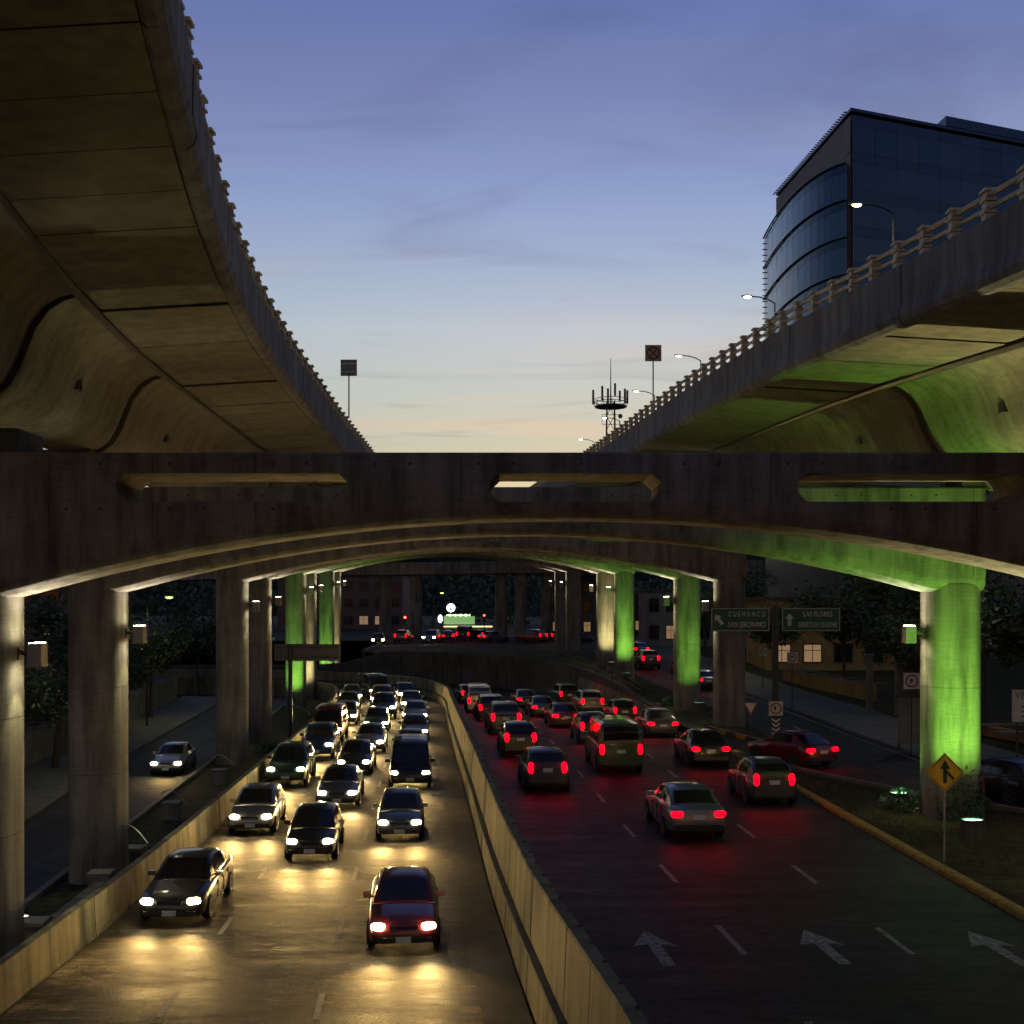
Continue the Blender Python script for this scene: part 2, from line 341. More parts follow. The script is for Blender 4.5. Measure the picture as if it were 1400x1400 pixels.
kn = MB(); P2 = [(10.3, 54.3), (11.1, 51.0), (12.5, 47.0), (14.5, 43.0), (17.8, 37.6), (21.8, 33.6), (25, 29.5)]
kn.loft([[(x - .1, y - .1, -.1), (x - .1, y - .1, .1), (x + .08, y + .08, .1), (x + .08, y + .08, -.1)] for x, y in P2])
struct('slip_kerb', kn, M['pavement'], 'pale kerb of the slip road by the verge')

# ------------------------------------------------------------------ road markings
mk_n = 0
def marking(name, pts, z, mat, label, cat='marking', group=None):
    mb = MB(); mb.add([(p[0], p[1], z(p[1])) for p in pts], [tuple(range(len(pts)))])
    o = mb.build(name, mat, fixn=False); return tag(o, label, None, group, 'structure')
def between(la, lb, fr):
    return [lerp2(a, b, fr) for a, b in zip(la, lb)]
def dashes(line, z, mat, d0, d1, on, off, wd, name, label):
    # walk along a plan line
    pts = [Vector(p) for p in line]; s = 0; nxt = None; acc = []
    for a, b in zip(pts, pts[1:]):
        n = max(1, int((b - a).length / .25))
        for k in range(n): acc.append(a.lerp(b, k / n))
    cum = 0; cur = []
    for a, b in zip(acc, acc[1:]):
        cum += (b - a).length
        if d0 < a.y < d1 and (cum % (on + off)) < on: cur.append(a)
        else:
            if len(cur) > 2: emit_dash(cur, z, mat, wd, name, label)
            cur = []
def emit_dash(cur, z, mat, wd, name, label):
    q = [cur[0], cur[len(cur) // 2], cur[-1]]; o = offs([(p.x, p.y) for p in q], wd / 2); o2 = offs([(p.x, p.y) for p in q], -wd / 2)
    pts = o + o2[::-1]
    marking(name, pts, lambda y: z(y) + .005, mat, label, group='lane dashes')
rl, rr_ = offs(cm, .75), offs(crr, -.05)
dashes(between(rl, rr_, 1 / 3), ZR, M['paint'], 8, 100, 2.2, 3.6, .13, 'lane_dash', 'white lane dash on the outgoing road')
dashes(between(rl, rr_, 2 / 3), ZR, M['paint'], 8, 100, 2.2, 3.6, .13, 'lane_dash', 'white lane dash on the outgoing road')
lb_ = offs(cm, -1.2)
dashes(between(cl_, lb_, 1 / 3), lambda y: ZL, M['paint_old'], 8, 100, 2.0, 4.0, .13, 'worn_lane_dash', 'worn lane dash on the oncoming road')
dashes(between(cl_, lb_, 2 / 3), lambda y: ZL, M['paint_old'], 8, 100, 2.0, 4.0, .13, 'worn_lane_dash', 'worn lane dash on the oncoming road')
for i, (x, y) in enumerate(((2.92, 23.6), (6.33, 23.7), (9.78, 23.6))):
    a = math.atan(-.09); co, si = math.cos(a), math.sin(a)
    sh = [(-.13, -1.15), (.13, -1.15), (.13, .25), (.46, .12), (0, 1.25), (-.46, .12), (-.13, .25)]
    marking('lane_arrow', [(x + u * co + v * math.sin(.09) * -1, y + v * co) for u, v in sh], lambda y: .005, M['paint'], ['white straight arrow in the lane beside the median wall', 'white straight arrow in the middle outgoing lane', 'white straight arrow in the lane beside the yellow kerb'][i])
marking('edge_line', [(sr(d) - .55, d) for d in range(40, 100, 4)] + [(sr(d) - .43, d) for d in range(96, 36, -4)], lambda y: GZ(y) + .02, M['paint'], 'pale edge line of the service road')
mid = [((sl(d) + sr(d)) / 2, d) for d in range(58, 130)]
dashes(mid, lambda y: GZ(y) + .014, M['paint_old'], 58, 128, 2, 4, .12, 'service_lane_dash', 'pale lane dash on the service road')

# ------------------------------------------------------------------ median wall, barrier, far retaining wall (each of single panels)
def resample(line, step):
    pts = [Vector(p) for p in line]; res = [pts[0]]; need = step
    for a, b in zip(pts, pts[1:]):
        ln = (b - a).length; pos = 0
        while ln - pos >= need:
            pos += need; res.append(a.lerp(b, pos / ln)); need = step
        need -= ln - pos
    return res
def wall_panels(line, step, prof, ztop, zbot, mat, parent, name, gap=.02, jig=.01, ymax=999):
    """prof: list of (offset to the right, height fraction) closed outline"""
    pts = resample(line, step)
    for i, (a, b) in enumerate(zip(pts, pts[1:])):
        t = (b - a).normalized(); nrm = Vector((t.y, -t.x)); j = random.uniform(-jig, jig); a2, b2 = a + t * gap / 2, b - t * gap / 2
        secs = []
        for p in (a2, b2):
            secs.append([(p.x + nrm.x * (o + j), p.y + nrm.y * (o + j), zbot(p.y) + (ztop(p.y) - zbot(p.y)) * h) for o, h in prof])
        MB().loft(secs).build(name, mat, parent, origin=parent.location)
mw = empty('median_wall', (.43, 23.8, ZL), 0, 'stained concrete median wall of tall panels between the two carriageways', 'wall')
mtop = lambda y: interp([(6, 1.75), (15, 1.6), (25, 1.1), (38, 1.05), (52, .9), (78, .55), (100, .0), (125, 0)], y)
wall_panels(cm, 2.4, [(0, 0), (.06, .5), (.10, .50), (.10, .52), (.16, .985), (.19, 1), (.42, 1), (.45, .985), (.45, 0)], mtop, zl if False else (lambda y: ZL - .3), M['conc_wall'], mw, 'wall_panel', .025, .012)
led = [p for p in offs(cm, .02)]
mb = MB(); secs = []
for x, y in led:
    z = ZL - .3 + (mtop(y) - ZL + .3) * .5; secs.append([(x - .07, y, z - .06), (x - .07, y, z + .03), (x + .06, y, z + .06), (x + .06, y, z - .06)])
mb.loft(secs).build('drain_ledge', M['conc_dark'], mw, origin=mw.location)
# dark bolt heads along the median wall coping
bolt = MB(); bolt.tube([(0, 0, 0), (0, 0, .05)], .035, 6); bme = bolt.mesh('bolt', M['dsteel'])
for p in resample(offs(cm, .38), 1.2)[4:46]:
    link('bolt', bme, mw, (p.x - mw.location.x, p.y - mw.location.y, mtop(p.y) - mw.location.z))
br = empty('edge_barrier', (-10.45, 24, ZL), 0, 'low concrete barrier edging the oncoming road', 'barrier')
wall_panels(offs(cl_, .0), 3.0, [(0, 0), (-.02, .18), (-.16, .45), (-.2, 1), (-.42, 1), (-.45, .0)], lambda y: ZL + .92, lambda y: ZL - .7, M['conc_wall'], br, 'barrier_segment', .03, .012)
rw = empty('retaining_wall', (6, 98, -1.5), 0, 'curved grey retaining wall below the cross street at the bend', 'wall')
rtop = lambda y: interp([(74, .1), (88, .9), (100, 1.3), (112, 1.75), (123.5, 1.8), (126, .2), (130, -.1)], y)
wall_panels([p for p in offs(crr, .3) if p[1] > 74 and p[0] > -41], 2.6, [(0, 0), (0, 1), (.35, 1), (.35, 0)], rtop, lambda y: ZR(y) - .4, M['conc_dark'], rw, 'wall_panel', .03, .01)
MB().box((-16.1, 146, -.4), (.4, 38, 4.4)).build('end_wall', M['conc_dark'], rw, origin=rw.location)
# railing on top of the retaining wall
rg = empty('wall_railing', (6, 98, 1.3), 0, 'thin steel railing on top of the curved retaining wall', 'railing')
line = [p for p in offs(crr, .47) if p[1] > 80 and p[0] > -15]
for zo in (.45, .85): MB().tube([(x, y, rtop(y) + zo) for x, y in line], .025, 5).build('rail', M['dsteel'], rg, origin=rg.location)
for p in resample(line, 2.0): MB().tube([(p.x, p.y, rtop(p.y) - .02), (p.x, p.y, rtop(p.y) + .87)], .03, 5).build('post', M['dsteel'], rg, origin=rg.location)

# ------------------------------------------------------------------ portal frames
BT = 1.9                                              # beam thickness along y
def beam_mesh():
    mb = MB(); secs = []; yf, yb = -BT / 2, BT / 2
    for i in range(57):
        x = -14.8 + 29.6 * i / 56; r = min(abs(x), 13.15)
        zb = 8.95 - 1.85 * (r / 13.15) ** 2; zt = 10.47
        secs.append([(x, yf, zt - .05), (x, yf, zb + .48), (x, yf + .05, zb + .26), (x, yf + .16, zb + .1), (x, yf + .34, zb + .02), (x, yf + .5, zb), (x, yb - .5, zb), (x, yb - .34, zb + .02), (x, yb - .16, zb + .1), (x, yb - .05, zb + .26), (x, yb, zb + .48), (x, yb, zt - .05), (x, yb - .05, zt), (x, yf + .05, zt)])
    mb.loft(secs); me = mb.mesh('beam', M['conc'], smooth=35)
    tmp = link('beam_cut', me); cut = MB()
    for cx, hw in ((-7.75, 2.7), (.25, 2.0), (8.1, 2.67)):
        z0, z1 = 9.32, 9.98; c = .22
        prof = [(cx - hw, z0 + c), (cx - hw + c, z0), (cx + hw - c, z0), (cx + hw, z0 + c), (cx + hw, z1 - c), (cx + hw - c, z1), (cx - hw + c, z1), (cx - hw, z1 - c)]
        cut.loft([[(x, -3, z) for x, z in prof], [(x, 3, z) for x, z in prof]])
    co = link('cutter', cut.mesh('cutter', None))
    md = tmp.modifiers.new('b', 'BOOLEAN'); md.object = co; md.operation = 'DIFFERENCE'; md.solver = 'EXACT'
    dg = bpy.context.evaluated_depsgraph_get(); me2 = bpy.data.meshes.new_from_object(tmp.evaluated_get(dg))
    bpy.data.objects.remove(tmp); bpy.data.objects.remove(co)
    me2.materials.clear(); me2.materials.append(M['conc'])
    me2.polygons.foreach_set('use_smooth', [True] * len(me2.polygons)); me2.set_sharp_from_angle(angle=R(30)); me2.update()
    return me2
BEAM = beam_mesh()
def rrect(hx, hy, e=3.4, n=32):
    r = []
    for k in range(n):
        a = 2 * math.pi * k / n; c, s = math.cos(a), math.sin(a)
        r.append((math.copysign(abs(c) ** (2 / e), c) * hx, math.copysign(abs(s) ** (2 / e), s) * hy))
    return r
def column_mesh(zb, zt, nm):
    secs = []
    for z, k in ((zb, 1), (zb + .5 * (zt - zb), 1), (zt - .6, 1.0), (zt, 1.0)):
        secs.append([(x * k, y * (1 if k < 1.05 else .98), z) for x, y in rrect(.84, .92)])
    return MB().loft(secs).mesh(nm, M['conc'], smooth=40)
TIE = MB().tube([(0, .01, 0), (0, -.004, 0)], .035, 8).mesh('tie_hole', M['black'])
ORD = ['nearest', 'second', 'third', 'fourth', 'fifth', 'sixth', 'seventh', 'eighth']
frames = []
for k, d in enumerate(FR):
    e = empty('portal_frame', (ROW(d), d, 0), 0, f'{ORD[k]} concrete portal frame from the viewer with arched slotted beam', 'portal frame', 'portal frames carrying the two decks')
    b = link('beam', BEAM, e, (0, 0, FDZ[k]))
    for s in (-1, 1):
        zb = -2.6 if s < 0 else -.6
        link('column', column_mesh(zb, 7.35 + FDZ[k], 'column'), e, (s * HALF, 0, 0))
        # construction joints: thin recessed-looking rings are real shallow bands
        for zj in (1.4, 4.2):
            ring = [[(x, y, z) for x, y in rrect(.845, .925)] for z in (zj, zj + .02)]
            MB().loft(ring).build('joint_band', M['conc_dark'], e).location = (s * HALF, 0, 0)
    if k < 2:
        yq = -BT / 2 - .002
        for xj in [-14.4 + 2.4 * q for q in range(13)]:
            r_ = min(abs(xj), 13.15); zb = 8.95 - 1.85 * (r_ / 13.15) ** 2 + .5 + FDZ[k]; zt_ = 10.4 + FDZ[k]
            cuts = [(zb, zt_)] if not any(abs(xj - c_) < h_ + .1 for c_, h_ in ((-7.75, 2.7), (.25, 2.0), (8.1, 2.67))) else [(zb, 9.3 + FDZ[k]), (10.0 + FDZ[k], zt_)]
            for z0_, z1_ in cuts:
                if z1_ - z0_ > .1: MB().box((xj, yq, (z0_ + z1_) / 2), (.018, .012, z1_ - z0_)).build('form_joint', M['conc_dark'], e)
            for zz_ in (10.2, 9.15):
                if zz_ > zb - FDZ[k] + .05: link('tie_hole', TIE, e, (xj + 1.2, yq, zz_ + FDZ[k])); link('tie_hole', TIE, e, (xj + .4, yq, zz_ + FDZ[k]))
    frames.append(e)

# ------------------------------------------------------------------ elevated decks
EDGE = {-1: lambda d: interp([(4, -2.0), (10, -3.45), (14, -4.3), (19.3, -5.28), (22.3, -5.85), (25.4, -6.34), (28.4, -6.77), (31.5, -7.12), (35.5, -7.5), (40, -7.8), (50, -8.2), (62, -8.6), (77, -9.0), (90, -10.0), (110, -11.9), (170, -17)], d),
        1: lambda d: 11.5 - .079 * d}
TOP = {-1: lambda d: CAMZ + interp([(0, 9.05), (60, 9.05), (80, 9.35), (110, 10.6), (170, 12.4)], d),
       1: lambda d: CAMZ + interp([(0, 6.2), (10, 6.9), (16, 7.3), (22, 7.68), (28, 8.08), (35, 8.55), (41, 8.86), (48, 9.12), (60, 9.42), (74, 9.7), (92, 10.3), (110, 11.0), (170, 12.8)], d)}
WID = 13.4
BELLY = [(3.75, -1.62), (4.15, -1.72), (4.55, -1.98), (4.85, -2.4), (5.05, -2.9), (5.25, -3.4), (5.5, -3.82), (5.85, -4.08), (6.25, -4.2)]
def smoothf(f, d, r=4): return (f(d - r) + 2 * f(d) + f(d + r)) / 4
for s in (-1, 1):
    XE = lambda d: smoothf(EDGE[s], d); ZT = lambda d: smoothf(TOP[s], d)
    def pt(d, o, dz):                                 # o: metres in from the inner edge
        return Vector((XE(d) + s * o, d, ZT(d) + dz))
    D0, D1 = 7.0, 168.0
    dk = empty('elevated_deck', (XE(28) + s * 6.7, 28, 0), 0, 'elevated concrete deck on the ' + ('left, its broad underside overhead' if s < 0 else 'right, lit yellow green from below'), 'elevated road')
    org = dk.location
    ds = [D0 + i * 2.1 for i in range(int((D1 - D0) / 2.1))]
    # deck slab
    secs = []
    for d in ds + [D1]:
        secs.append([pt(d, .2, -1.05), pt(d, .2, -1.2), pt(d, WID - .2, -1.2), pt(d, WID - .2, -1.05)])
    MB().loft(secs).build('deck_slab', M['conc_dark'], dk, origin=org)
    for i, d in enumerate(ds):
        e = min(d + 2.1, D1); near = min(abs(d + 1.05 - f) for f in FR); rec = .05 if near < 1.06 else 0
        jz = random.uniform(-.012, .012) + rec; g_ = .018
        for side in (0, 1):
            f = (lambda o: o) if side == 0 else (lambda o: WID - o)
            secs = []
            for dd in (d + g_, e - g_):
                secs.append([pt(dd, f(.36), -1.42 + jz), pt(dd, f(3.7), -1.62 + jz), pt(dd, f(3.7), -1.21), pt(dd, f(.36), -1.21)])
            MB().loft(secs).build('soffit_panel', M['conc_deck'], dk, origin=org)
    # parapet segments with the rounded nose along the bottom
    n = int((D1 - D0) / 4.2)
    for i in range(n):
        d, e = D0 + i * 4.2 + .012, D0 + (i + 1) * 4.2 - .012
        for side in (0, 1):
            f = (lambda o: o) if side == 0 else (lambda o: WID - o)
            secs = []; j = random.uniform(-.012, .012)
            for dd in (d, (d + e) / 2, e):
                secs.append([pt(dd, f(.30 + j), 0), pt(dd, f(.06 + j), 0), pt(dd, f(.0 + j), -.06), pt(dd, f(.02 + j), -.95), pt(dd, f(-.03 + j), -1.1), pt(dd, f(-.06 + j), -1.24), pt(dd, f(-.0 + j), -1.40), pt(dd, f(.12 + j), -1.49), pt(dd, f(.26 + j), -1.50), pt(dd, f(.33 + j), -1.44), pt(dd, f(.34 + j), -1.22), pt(dd, f(.30 + j), -1.0)])
            MB().loft(secs).build('parapet_segment', M['conc_fascia'], dk, origin=org, smooth=32)
    # railing
    pst = MB(); pst.box((0, 0, .29), (.2, .24, .58), taper=.9); pst.box((0, 0, .15), (.26, .3, .05)); pst.box((0, 0, .40), (.26, .3, .05)); pst.box((0, 0, .6), (.28, .32, .06)); pme = pst.mesh('post', M['rail'])
    d = D0 + .5
    while d < 150:
        p = pt(d + random.uniform(-.03, .03), .16 + random.uniform(-.012, .012), -.01) - org; link('post', pme, dk, p, (R(random.gauss(0, .8)), R(random.gauss(0, .8)), R(random.gauss(0, 2)))); d += 1.5
    for zo, r in ((.24, .05), (.50, .06)):
        MB().tube([pt(D0 + q * 2, .16, zo) for q in range(72)], r, 6).build('rail', M['rail'], dk, origin=org)
    # drain pipe in the groove between wing and girder
    MB().tube([pt(D0 + q * 1.5, 3.72, -1.68) for q in range(100)], .11, 6).build('drain_pipe', M['dsteel'], dk, origin=org)
    # girders, one per span, with a narrow diaphragm in each gap
    b = [D0] + FR + [D1]
    for i in range(len(b) - 1):
        a0, a1 = b[i] + .3, b[i + 1] - .3; m = max(3, int((a1 - a0) / 2)); secs = []
        for q in range(m + 1):
            dd = a0 + (a1 - a0) * q / m
            secs.append([pt(dd, o, z) for o, z in BELLY] + [pt(dd, WID - o, z) for o, z in BELLY[::-1]] + [pt(dd, WID - 3.75, -1.21), pt(dd, 3.75, -1.21)])
        MB().loft(secs).build('girder', M['conc_deck'], dk, origin=org, smooth=40)
    for i, d in enumerate(FR):
        secs = [[pt(dd, o + .12, z + .08) for o, z in BELLY] + [pt(dd, WID - o - .12, z + .08) for o, z in BELLY[::-1]] for dd in (d - .46, d + .46)]
        MB().loft(secs).build('diaphragm', M['conc_deck'], dk, origin=org)
        zt = ZT(d) - 4.2; z0 = 10.47 + FDZ[i]
        if zt > z0 + .02:
            for dd in (-.62, .62):
                c = pt(d + dd, 6.7, 0); MB().box((c.x, c.y, (zt + z0) / 2 - .03), (1.5, .6, zt - z0 + .1)).build('bearing_block', M['conc_dark'], dk, origin=org)
    if s < 0: MB().box((-13.25, 28.2, 10.47 + .29), (3.3, 1.5, .6)).build('bearing_block', M['conc_dark'], dk, origin=org)
    # the deck goes on behind the viewer
    secs = []
    for dd in (-75, -50, -25, -10, D0 + .02):
        ex = EDGE[s](max(dd, 4)) - (0 if s < 0 else .079 * 0); sh_ = Vector((0, 0, 0)) if dd >= 4 else Vector((s * 0 + (.079 * (4 - dd)), 0, 0))
        q_ = lambda o, z: Vector((EDGE[s](max(dd, 4)) + s * o, dd, ZT(max(dd, 4)) + z)) + sh_
        secs.append([q_(0, 0), q_(0, -1.4), q_(.3, -1.5)] + [q_(o, z) for o, z in BELLY] + [q_(WID - o, z) for o, z in BELLY[::-1]] + [q_(WID - .3, -1.5), q_(WID, -1.4), q_(WID, 0), q_(WID - .3, -1.0), q_(.3, -1.0)])
    MB().loft(secs).build('rear_span', M['conc_deck'], dk, origin=org)
    # small drain openings in the girder side
    for d in (33.2, 44.0, 57.0, 71):
        c = pt(d, 5.06, -2.9); MB().box(c, (.14, .34, .34)).build('drain_opening', M['black'], dk, origin=org)

# ------------------------------------------------------------------ lamps
def spot(name, parent, loc, direction, energy, col, angle, blend=.5, size=.08):
    ld = bpy.data.lights.new(name, 'SPOT'); ld.energy = energy; ld.color = col; ld.spot_size = R(angle); ld.spot_blend = blend; ld.shadow_soft_size = size
    o = bpy.data.objects.new(name, ld); COL.objects.link(o); o.parent = parent; o.location = loc
    o.rotation_euler = Vector(direction).to_track_quat('-Z', 'Y').to_euler(); return o
def point(name, parent, loc, energy, col, size=.12):
    ld = bpy.data.lights.new(name, 'POINT'); ld.energy = energy; ld.color = col; ld.shadow_soft_size = size
    o = bpy.data.objects.new(name, ld); COL.objects.link(o); o.parent = parent; o.location = loc; return o
WARM, PINK, LIME = (1, .86, .48), (1, .88, .74), (.93, 1, .42)
GREEN, AMBER = (.36, 1, .11), (1, .9, .42)
M['lens_w'] = emit('lamp_lens_white', (1, .93, .6), 22)
M['lens_y'] = emit('lamp_lens_yellow', (1, .95, .5), 8)
M['lens_g'] = emit('lamp_lens_green', (.35, 1, .45), 4)
M['fixture'] = plain('fixture_grey_paint', (.22, .22, .2), .5, .3)
fx_body = MB(); fx_body.box((0, 0, 0), (.42, .5, .6)); fx_body = fx_body.mesh('housing', M['fixture'])
fx_arm = MB(); fx_arm.box((.36, 0, 0), (.34, .1, .12)); fx_arm.box((.5, 0, 0), (.05, .4, .4)); fx_arm = fx_arm.mesh('bracket', M['dsteel'])
fx_lens = MB(); fx_lens.box((0, 0, 0), (.34, .42, .02)); fx_lens = fx_lens.mesh('lens', M['lens_w'])
fx_hood = MB(); fx_hood.box((0, -.26, 0), (.44, .02, .12)); fx_hood.box((0, .26, 0), (.44, .02, .12)); fx_hood.box((-.22, 0, 0), (.02, .5, .12)); fx_hood = fx_hood.mesh('hood', M['fixture'])
for k, d in enumerate(FR):
    for s in (-1, 1):
        x = ROW(d) + s * (HALF - .84 - .5); z = 5.75 + FDZ[k]
        e = empty('floodlight', (x, d, z), 0 if s > 0 else math.pi, f'twin lens floodlight box on the {"right" if s > 0 else "left"} column of the {ORD[k]} portal frame', 'floodlight', 'floodlight boxes on the columns')
        e.scale = (.8, .8, .8); link('housing', fx_body, e); link('bracket', fx_arm, e); link('lens', fx_lens, e, (0, 0, -.305)); link('lens', fx_lens, e, (0, 0, .305)); link('hood', fx_hood, e, (0, 0, -.35))
        spot('flood_lamp', e, (.02, 0, -.34), (.16, 0, -1), 75, (1, .95, .5), 58, .5, .1)
        spot('flood_lamp', e, (.02, 0, .34), (-.12, 0, 1), 75, PINK, 105, .7, .1)
# coloured uplights standing in front of column feet
up_box = MB(); up_box.box((0, 0, 0), (.62, .5, .5), taper=.94); up_box = up_box.mesh('pedestal', M['conc_dark'])
up_rim = MB(); up_rim.loft([[(math.cos(a) * r * 1.1, math.sin(a) * r * .8, z) for a in [2 * math.pi * q / 16 for q in range(16)]] for r, z in ((.3, 0), (.33, .03), (.33, .1), (.29, .1), (.28, .05))], caps=False); up_rim = up_rim.mesh('rim', M['dsteel'])
def disc(r, rx=1, ry=1, n=16):
    mb = MB(); mb.loft([[(math.cos(a) * r * rx, math.sin(a) * r * ry, z) for a in [2 * math.pi * q / n for q in range(n)]] for z in (0, .015)]); return mb
lens_g, lens_a = disc(.28, 1.1, .8).mesh('lens', M['lens_g']), disc(.28, 1.1, .8).mesh('lens', M['lens_y'])
def uplight(x, y, z, tx, ty, col, energy, label, amber=False, ang=98):
    e = empty('uplight', (x, y, z), 0, label, 'uplight', 'coloured uplights at column feet')
    link('pedestal', up_box, e, (0, 0, .24)); link('rim', up_rim, e, (0, 0, .49)); link('lens', lens_a if amber else lens_g, e, (0, 0, .535))
    spot('column_lamp', e, (0, 0, .58), (tx - x, ty - y, 7.2), energy, col, ang, 1.0, .15)
UP = [(1, 0, -.1, 3.4, AMBER, 3200, 'yellow'), (-1, 0, -.6, 3.4, AMBER, 380, 'yellow'), (1, 1, -.75, -3.8, GREEN, 1700, 'green'), (1, 3, .2, -3.6, GREEN, 650, 'green'), (1, 4, -.1, -3.4, GREEN, 1100, 'green'), (1, 5, .3, -3.4, AMBER, 1300, 'yellow'),
      (-1, 4, .2, -3.2, GREEN, 1100, 'green'), (-1, 5, .2, -3.2, AMBER, 1300, 'yellow'), (-1, 6, .2, -3.2, GREEN, 1100, 'green'), (-1, 7, .2, -3.2, AMBER, 1300, 'yellow')]
for s, k, ox, oy, col, en, nm in UP:
    d = FR[k]; x = ROW(d) + s * HALF; z = GZ(d) if s > 0 else -2.1
    uplight(x + ox, d + oy, z, x, d, col, en, f'{nm} uplight on a pedestal at the foot of the {ORD[k]} frame {"right" if s > 0 else "left"} column', nm == 'yellow')
d = FR[1]; x = ROW(d) + HALF
uplight(x - 1.3, d + 1.1, GZ(d), x - .8, d + .6, GREEN, 200, 'small green uplight behind the brightly green column')

# street lamps on poles
M['lampglass'] = emit('street_lamp_lens', (1, .93, .62), 4)
M['lampglass2'] = emit('yellow_street_lamp_lens', (.9, 1, .2), 1.6)
def street_lamp(base, h, arm, label, mat, energy, col, group, ang=0, r=.08):
    e = empty('street_lamp', base, ang, label, 'street lamp', group)
    MB().tube([(0, 0, 0), (0, 0, h * .5), (0, 0, h - .3)], [r, r * .8, r * .6], 8).build('pole', M['dsteel'], e)
    MB().tube([(0, 0, h - .35), (-arm * .25, 0, h - .1), (-arm * .6, 0, h + .08), (-arm, 0, h + .12)], .045, 6).build('arm', M['dsteel'], e)
    hd = MB(); secs = []
    for t, wy, hz in ((-.36, .05, .04), (-.25, .13, .08), (0, .17, .11), (.25, .13, .1), (.42, .05, .06)):
        secs.append([(-arm - .1 + t * -1, wy * c, h + .13 + hz * max(sn, -.2)) for c, sn in [(math.cos(2 * math.pi * q / 10), math.sin(2 * math.pi * q / 10)) for q in range(10)]])
    hd.loft(secs).build('lamp_head', M['fixture'], e, smooth=50)
    ln = MB(); secs = []
    for z, k in ((0, 1), (-.07, .85), (-.12, .4)): secs.append([(-arm - .1 + .27 * k * math.cos(a), .14 * k * math.sin(a), h + .105 + z) for a in [2 * math.pi * q / 12 for q in range(12)]])
    ln.loft(secs).build('lens', mat, e, smooth=50)
    if energy: spot('street_lamp_light', e, (-arm - .1, 0, h - .06), (0, 0, -1), energy, col, 150, .5, .12)
    return e
for i, d in enumerate((60.5, 80.7, 102, 122, 143, 164)):
    X = 11.5 - .079 * d + 13.0; zt = TOP[1](d) - 1.0
    hz = {0: 20.4, 1: 20.9, 2: 21.3, 3: 21.8, 4: 22.3, 5: 22.6}[i] + CAMZ
    lab = ['bright yellow street lamp glowing in front of the dark glass building', 'lit street lamp beside the curved glass facade', 'lit street lamp right of the crossed-circle sign above the deck', 'lit street lamp at the foot of the crossed-circle sign pole', 'small lit street lamp in front of the antenna tower', 'lit street lamp low on the deck just left of the antenna tower'][i]
    street_lamp((X, d, zt), hz - zt, 1.8, lab, M['lampglass2'] if i == 0 else M['lampglass'], 180, (1, .95, .6), 'street lamps on the right deck')
street_lamp((-26.2, 84, -2), 9.2, 1.5, 'yellow street lamp among trees beyond the side street', M['lampglass2'], 90, (1, .95, .45), None, math.pi)
street_lamp((-18.6 - 1.35, 56, -2.0), 7.6, 1.2, 'tall street lamp seen beside the left column of the nearest frame', M['lampglass'], 60, (1, .95, .5), None, math.pi)
street_lamp((25.0, 62, .1), 9, 1.8, 'dark pole street lamp standing behind the service road pavement', M['lampglass'], 50, (1, .9, .55), None)
street_lamp((18.8, 97, .5), 7.5, 1.6, 'street lamp seen between the green columns and the first green sign', M['lampglass2'], 70, (1, .92, .5), None)
street_lamp((-12.2, 182, 1.6), 6.6, 1.2, 'star bright street lamp over the far crossing', M['lampglass2'], 60, (1, .9, .5), None, math.pi)

# ------------------------------------------------------------------ signs
M['sign_g'] = plain('green_sign_sheet', (.008, .09, .035), .45, var=.08)
M['sign_w'] = plain('white_sign_sheet', (.55, .53, .48), .5, var=.1)
M['sign_y'] = plain('yellow_sign_sheet', (.62, .36, .02), .45, var=.08)
M['sign_back'] = plain('sign_back_metal', (.11, .11, .1), .5, .4)
M['red'] = plain('red_sign_paint', (.30, .03, .02), .5)
M['gold'] = plain('faded_ring_paint', (.30, .17, .06), .5)
def text(body, size, mat, parent, loc, name='lettering', sx=1.0, align='CENTER', ext=.004):
    c = bpy.data.curves.new(name, 'FONT'); c.body = body; c.size = size; c.extrude = ext; c.align_x = align; c.align_y = 'CENTER'; c.materials.append(mat); c.offset = .004
    o = bpy.data.objects.new(name, c); COL.objects.link(o)
    me = bpy.data.meshes.new_from_object(o.evaluated_get(bpy.context.evaluated_depsgraph_get())); bpy.data.objects.remove(o)
    if not me.materials: me.materials.append(mat)
    o = link(name, me, parent, loc, (R(90), 0, 0)); o.scale = (sx, 1, 1); return o
def plate(name, outline, y, th, mat, parent):
    return MB().poly([(x, y, z) for x, z in outline], th, (0, 1, 0)).build(name, mat, parent)
def rect(w_, h, z=0, x=0): return [(x - w_ / 2, z - h / 2), (x + w_ / 2, z - h / 2), (x + w_ / 2, z + h / 2), (x - w_ / 2, z + h / 2)]
def ring(r0, r1, z, y, mat, parent, name='ring', n=28):
    mb = MB(); A = [2 * math.pi * q / n for q in range(n)]
    mb.loft([[(r * math.cos(a), yy, z + r * math.sin(a)) for a in A] for r, yy in ((r0, y), (r1, y), (r1, y - .006), (r0, y - .006), (r0, y))], caps=False); return mb.build(name, mat, parent)
def bar(p, q, w_, y, mat, parent, name='bar'):
    p, q = Vector((p[0], 0, p[1])), Vector((q[0], 0, q[1])); t = (q - p).normalized(); nn = Vector((-t.z, 0, t.x)) * w_ / 2
    return MB().poly([(v.x, y, v.z) for v in (p + nn, q + nn, q - nn, p - nn)], -.006, (0, 1, 0)).build(name, mat, parent)
def arrow(cx, cz, ln, ang, y, mat, parent, wd=.16):
    o = [(-wd / 2, -ln / 2), (wd / 2, -ln / 2), (wd / 2, .05), (wd * 1.25, .05), (0, ln / 2), (-wd * 1.25, .05), (-wd / 2, .05)]; c, s = math.cos(ang), math.sin(ang)
    return MB().poly([(cx + u * c - v * s, y, cz + u * s + v * c) for u, v in o], -.006, (0, 1, 0)).build('arrow', mat, parent)
